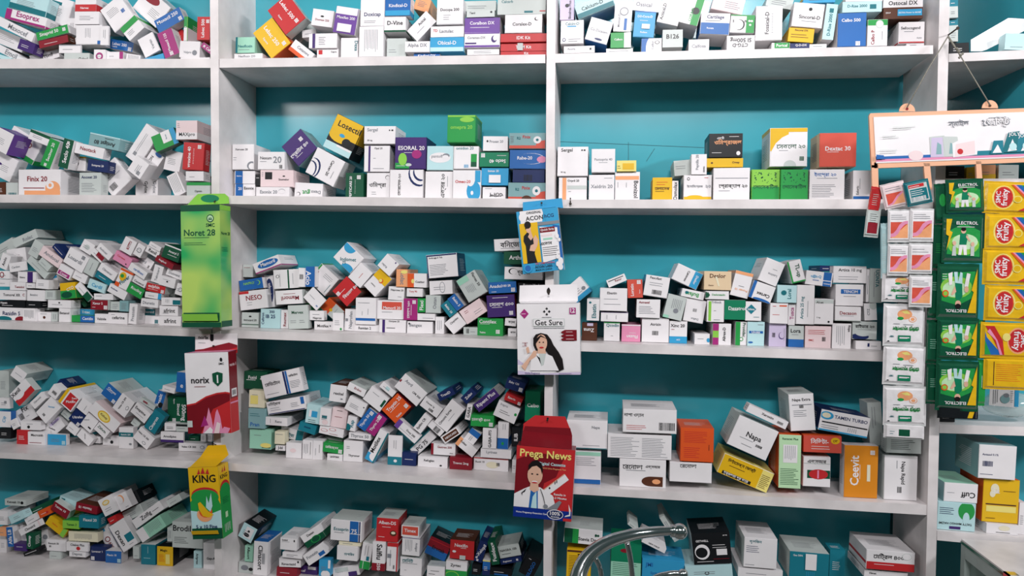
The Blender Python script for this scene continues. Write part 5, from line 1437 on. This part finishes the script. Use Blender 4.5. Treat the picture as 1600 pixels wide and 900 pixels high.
ORS = 'e:50,82,21,15,O;p:Y,40,90,56,94,66,84,50,84;e:38,70,9,5,g;e:72,68,11,9,O;e:72,68,9,7,w;e:72,68,6,5,O;t:টেস্টি স্যালাইন,G,54,42,74,180;t:টেস্টি স্যালাইন,g,54,40,74,180;f:46,50,82,54,e;f:18,52,40,56,e;u:32,2,68,20,H;f:36,8,64,16,w;f:8,12,22,22,t;u:2,1,8,4,k;t:SMC,t,15,18,10,0;u:36,12,64,15,w'
strip('hanging strip of white orange-flavoured saline sachets with green lettering and label', -.062,
      [(1408, 450, 60, 44, 0, 'w', ORS), (1412, 508, 65, 66, 0, 'w', ORS), (1412, 571, 65, 62, -1, 'w', ORS), (1413, 634, 66, 62, 1, 'w', ORS), (1412, 674, 62, 22, 0, 'w', 'u:34,10,66,70,G;f:8,20,22,60,t')], 1412, 428)
GRN = 'p:g,4,10,96,4,96,70,50,90,10,70;e:50,34,44,26,l;e:54,42,36,20,M;u:0,88,100,100,G;p:H,38,34,58,34,62,58,54,64,40,62;e:49,70,7,7,F;e:49,74,7,5,K;p:F,58,60,70,44,66,42,56,54;p:w,38,34,36,8,44,8,48,30,52,8,60,8,58,34;p:s,18,6,20,30,28,34,30,6;e:24,38,5,6,F;p:s,70,6,70,30,80,32,80,6;e:75,36,5,6,F;p:y,0,100,16,100,10,70,18,66,2,20,8,56,0,60;t:ELECTROL,w,58,90,60,0;f:30,78,80,82,w'
GRNI = 'p:g,4,90,96,96,96,40,50,20,4,30;e:44,60,44,24,l;e:40,56,34,18,M;u:0,0,100,16,G;p:H,40,70,60,68,62,40,52,30,42,36;e:50,24,8,7,F;e:50,18,8,6,K;p:F,40,64,30,44,34,42,44,50;p:i,40,70,36,94,46,94,48,72,54,94,60,92,60,68;p:w,20,90,24,64,32,66,32,94;p:w,72,92,66,62,76,60,82,90;e:72,56,6,7,F;e:14,46,9,8,o;e:14,46,6,5,l;p:y,100,100,86,54,92,50,76,4,100,4;t:ELECTROL,w,44,8,58,180;f:4,76,18,92,w'
strip('glossy dark green strip of football sachets hanging at the middle of the rack', -.078,
      [(1507, 306, 58, 52, 3, 'G', GRN), (1504, 373, 66, 76, 0, 'G', GRN), (1496, 456, 64, 88, 0, 'G', GRNI), (1496, 530, 64, 66, 0, 'G', GRNI), (1495, 603, 66, 78, 0, 'G', GRNI, -.003), (1496, 645, 64, 18, 0, 'k', 'p:y,76,0,90,0,98,100,84,100')], 1504, 280)
strip('backs of dark green sachets hanging behind the football sachets', -.066,
      [(1470, 318, 20, 62, 4, 'G', 'e:60,60,30,20,g'), (1466, 385, 20, 68, 0, 'G', 'f:20,30,80,60,g'), (1461, 460, 22, 74, 0, 'G', 'f:20,60,80,84,A'), (1458, 534, 22, 68, 0, 'G', 'f:20,30,80,60,A'), (1458, 600, 22, 62, 0, 'G', 'f:20,40,80,70,A')], 1468, 285)
strip('narrow edge of bright green sachets between the football and yellow sachets', -.070,
      [(1532, 530, 12, 60, 0, 'g', 'F:30,20,70,60,w'), (1533, 598, 12, 72, 0, 'g', 'F:30,30,70,70,w')], 1532, 500)
FRU = 'e:36,50,26,46,Y;e:36,50,22,42,o;e:36,50,20,39,r;t:SMC,w,24,50,46,90;t:fruity,w,40,50,66,90;p:b,60,100,100,100,100,50;p:g,74,100,100,100,100,66;p:c,84,100,100,100,100,80;p:P,56,100,62,100,100,44,100,36;p:o,52,100,57,100,100,36,100,20;e:68,44,10,14,Y;e:68,44,8,11,y;p:r,70,0,100,0,100,24'
FRUF = 'e:74,50,24,46,O;e:74,50,21,40,r;t:SMC,w,86,50,44,270;t:fruity,w,70,50,66,270;p:b,0,0,40,0,4,60,0,80;p:g,0,0,14,0,0,50;p:r,0,100,20,100,40,50,44,0,36,0,20,50;p:P,4,80,24,50,34,0,40,0,28,50,10,90;e:48,62,9,14,Y'
strip('yellow fruit drink sachets with red ovals and rainbow edge hanging at the end', -.078,
      [(1576, 309, 80, 50, -2, 'y', FRU), (1577, 362, 78, 56, 0, 'y', FRU), (1575, 417, 80, 56, 0, 'y', FRU), (1577, 474, 78, 56, -1, 'y', FRU), (1572, 532, 82, 56, 0, 'y', FRUF), (1574, 584, 74, 50, 0, 'y', 'f:20,20,90,90,o;u:14,4,16,96,n')], 1576, 284)
strip('dull foil sachets seen edge-on behind the inner column with red squares', -.058,
      [(1367, 312, 18, 40, -8, 'r', 'f:20,20,80,80,s'), (1363, 348, 22, 46, -5, 's', 'f:20,30,90,90,k;u:10,4,90,50,R'), (1382, 392, 12, 86, 2, 'i', 'f:10,10,60,90,s')], 1366, 294)

# ------------------------------------------------------------------ goods in the corner cabinet
M_BAG = material('clear_plastic_film', '#cfe4e2', .12, alpha=.42, coat=.6, bump=.6, scale=14)
bag = empty('plastic_bag', at(1575, 660, .06)); tag(bag, 'crumpled clear plastic bag with a printed card on the third corner cabinet shelf', 'bag')
mb = MB(); mb.ball(at(1578, 632, .07), .052, M_BAG, 24, (1.25, .8, .58))
rnd = random.Random(3)
mb.v = [(x + rnd.uniform(-.002, .002), y + rnd.uniform(-.002, .002), max(z + rnd.uniform(-.002, .002), at(1578, 663, .0).z + .001)) for x, y, z in mb.v]
mb.build('bag_film', bag, bag.location, smooth=True)
mb = MB(); mb.prism(pxpoly([(1545, 633), (1586, 637), (1588, 607), (1547, 606)], .022), (0, .001, 0), MAT['w'])
o0 = at(1546, 634, .0215); Face(mb, o0, (1, 0, 0), (0, 0, 1), (0, -1, 0), .066, .044).run(T('u:84,0,98,100,c;F:10,10,30,90,e;e:52,40,16,24,j;e:56,60,10,12,e;f:70,20,80,90'))
mb.build('printed_card', bag, bag.location)
mb = MB(); M_REFLECTION = material('white_reflection', '#f7f9fa', .25, coat=.4)  # tube light's reflection in the glossy panel, modelled as a solid sheet
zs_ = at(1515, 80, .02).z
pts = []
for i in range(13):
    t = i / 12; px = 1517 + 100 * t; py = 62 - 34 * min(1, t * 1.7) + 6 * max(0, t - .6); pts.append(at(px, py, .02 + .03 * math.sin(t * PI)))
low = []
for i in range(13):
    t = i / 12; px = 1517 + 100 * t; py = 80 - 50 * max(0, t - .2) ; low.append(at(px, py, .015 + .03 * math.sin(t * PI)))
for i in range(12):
    mb.prism([low[i], low[i + 1], pts[i + 1], pts[i]], (0, .0012, 0), M_REFLECTION)
tag(mb.build('reflection_sheet', origin=low[0]), 'bright white reflection modelled as a curled sheet on the top corner cabinet shelf', 'sheet')

# counter case in the lower corner
case = empty('counter_case', at(1560, 1000, -.3)); tag(case, 'white-topped counter case with glass edge below the corner cabinet', 'counter')
c0 = at(1502, 842, -.012); xr = c0.x + .5; ztop = c0.z; M_GLASSE = material('green_glass_edge', '#2c6a58', .1, coat=.6); M_FRAME = material('grey_laminate', '#b4c0bc', .4, mottled=.08)
mb = MB(); mb.box((c0.x, -.60, ztop - .004), (xr, -.012, ztop), M_LAM); mb.build('top_panel', case, case.location)
mb = MB(); mb.box((c0.x - .0015, -.60, ztop - .010), (xr, -.012, ztop - .0045), M_GLASSE); mb.build('glass_sheet', case, case.location)
mb = MB(); mb.box((c0.x, -.032, ztop - .6), (c0.x + .02, -.012, ztop - .011), M_FRAME); mb.box((c0.x, -.60, ztop - .040), (c0.x + .02, -.033, ztop - .011), M_FRAME)
mb.box((c0.x, -.62, ztop - .6), (c0.x + .02, -.601, ztop - .011), M_FRAME); mb.build('case_frame', case, case.location)
mb = MB(); mb.box((c0.x + .012, -.60, ztop - .6), (c0.x + .016, -.033, ztop - .041), material('dull_glass_side', '#7f928c', .2)); mb.build('side_panel', case, case.location)
p = at(1545, 872, -.20)
mb = MB(); mb.box((c0.x - .006, -.235, ztop - .03), (c0.x - .0016, -.215, ztop + .003), M_CHROME); mb.box((c0.x - .006, -.235, ztop + .0004), (c0.x + .016, -.215, ztop + .003), M_CHROME)
mb.build('glass_clip', case, case.location)

# ------------------------------------------------------------------ chrome arms in front of the bottom shelf
def curve(pts, n=8):
    out = []
    P = [pts[0]] + pts + [pts[-1]]
    for i in range(1, len(P) - 2):
        a, b, c, d = [Vector(q) for q in P[i - 1:i + 3]]
        for k in range(n):
            t = k / n; out.append(.5 * ((2 * b) + (c - a) * t + (2 * a - 5 * b + 4 * c - d) * t * t + (3 * b - a - 3 * c + d) * t ** 3))
    out.append(Vector(P[-2])); return out
arm = empty('chrome_arm', at(905, 960, -.45)); tag(arm, 'curved chrome tube arm with a ball end in front of the bottom shelf', 'chrome arm')
def arm_part(name, pts, rad, ball=None):
    mb = MB(); pp = curve([at(x, y, d) for x, y, d in pts]); m = len(pp)
    rr = [rad[0] + (rad[1] - rad[0]) * i / (m - 1) for i in range(m)]
    mb.tube(pp, rr, M_CHROME, 20)
    return mb.build(name, arm if name != 'x' else None, arm.location, smooth=True)
arm_part('arm_tube', [(902, 965, -.50), (901, 925, -.48), (905, 895, -.46), (920, 868, -.44), (948, 848, -.42), (985, 836, -.40), (1020, 831, -.38), (1052, 829, -.37)], (.0185, .0088))
mb = MB(); c = at(1062, 830.5, -.37); mb.ball(c, .0160, M_CHROME, 24)
q0, q1 = at(1048, 829.5, -.37), at(1055, 830, -.37); mb.tube([q0, q1], .0125, M_CHROME, 20); mb.build('ball_end', arm, arm.location, smooth=True)
arm_part('strut', [(930, 872, -.43), (938, 890, -.43), (944, 930, -.43)], (.0055, .0045))
arm_part('strut', [(980, 848, -.40), (986, 880, -.40), (990, 930, -.40)], (.0055, .0050))
arm2 = empty('chrome_arm', at(1040, 940, -.35)); tag(arm2, 'lower short chrome arm with a ball end just above the frame of the arm below', 'chrome arm')
arm2['label'] = 'shorter lower chrome arm with a ball end, under the long curved one'
mb = MB(); mb.tube(curve([at(1000, 925, -.36), at(1022, 904, -.35), at(1045, 897, -.34), at(1060, 896, -.34)]), .0062, M_CHROME, 16); mb.build('arm_tube', arm2, arm2.location, smooth=True)
mb = MB(); mb.ball(at(1067, 897, -.34), .0105, M_CHROME, 22); mb.build('ball_end', arm2, arm2.location, smooth=True)
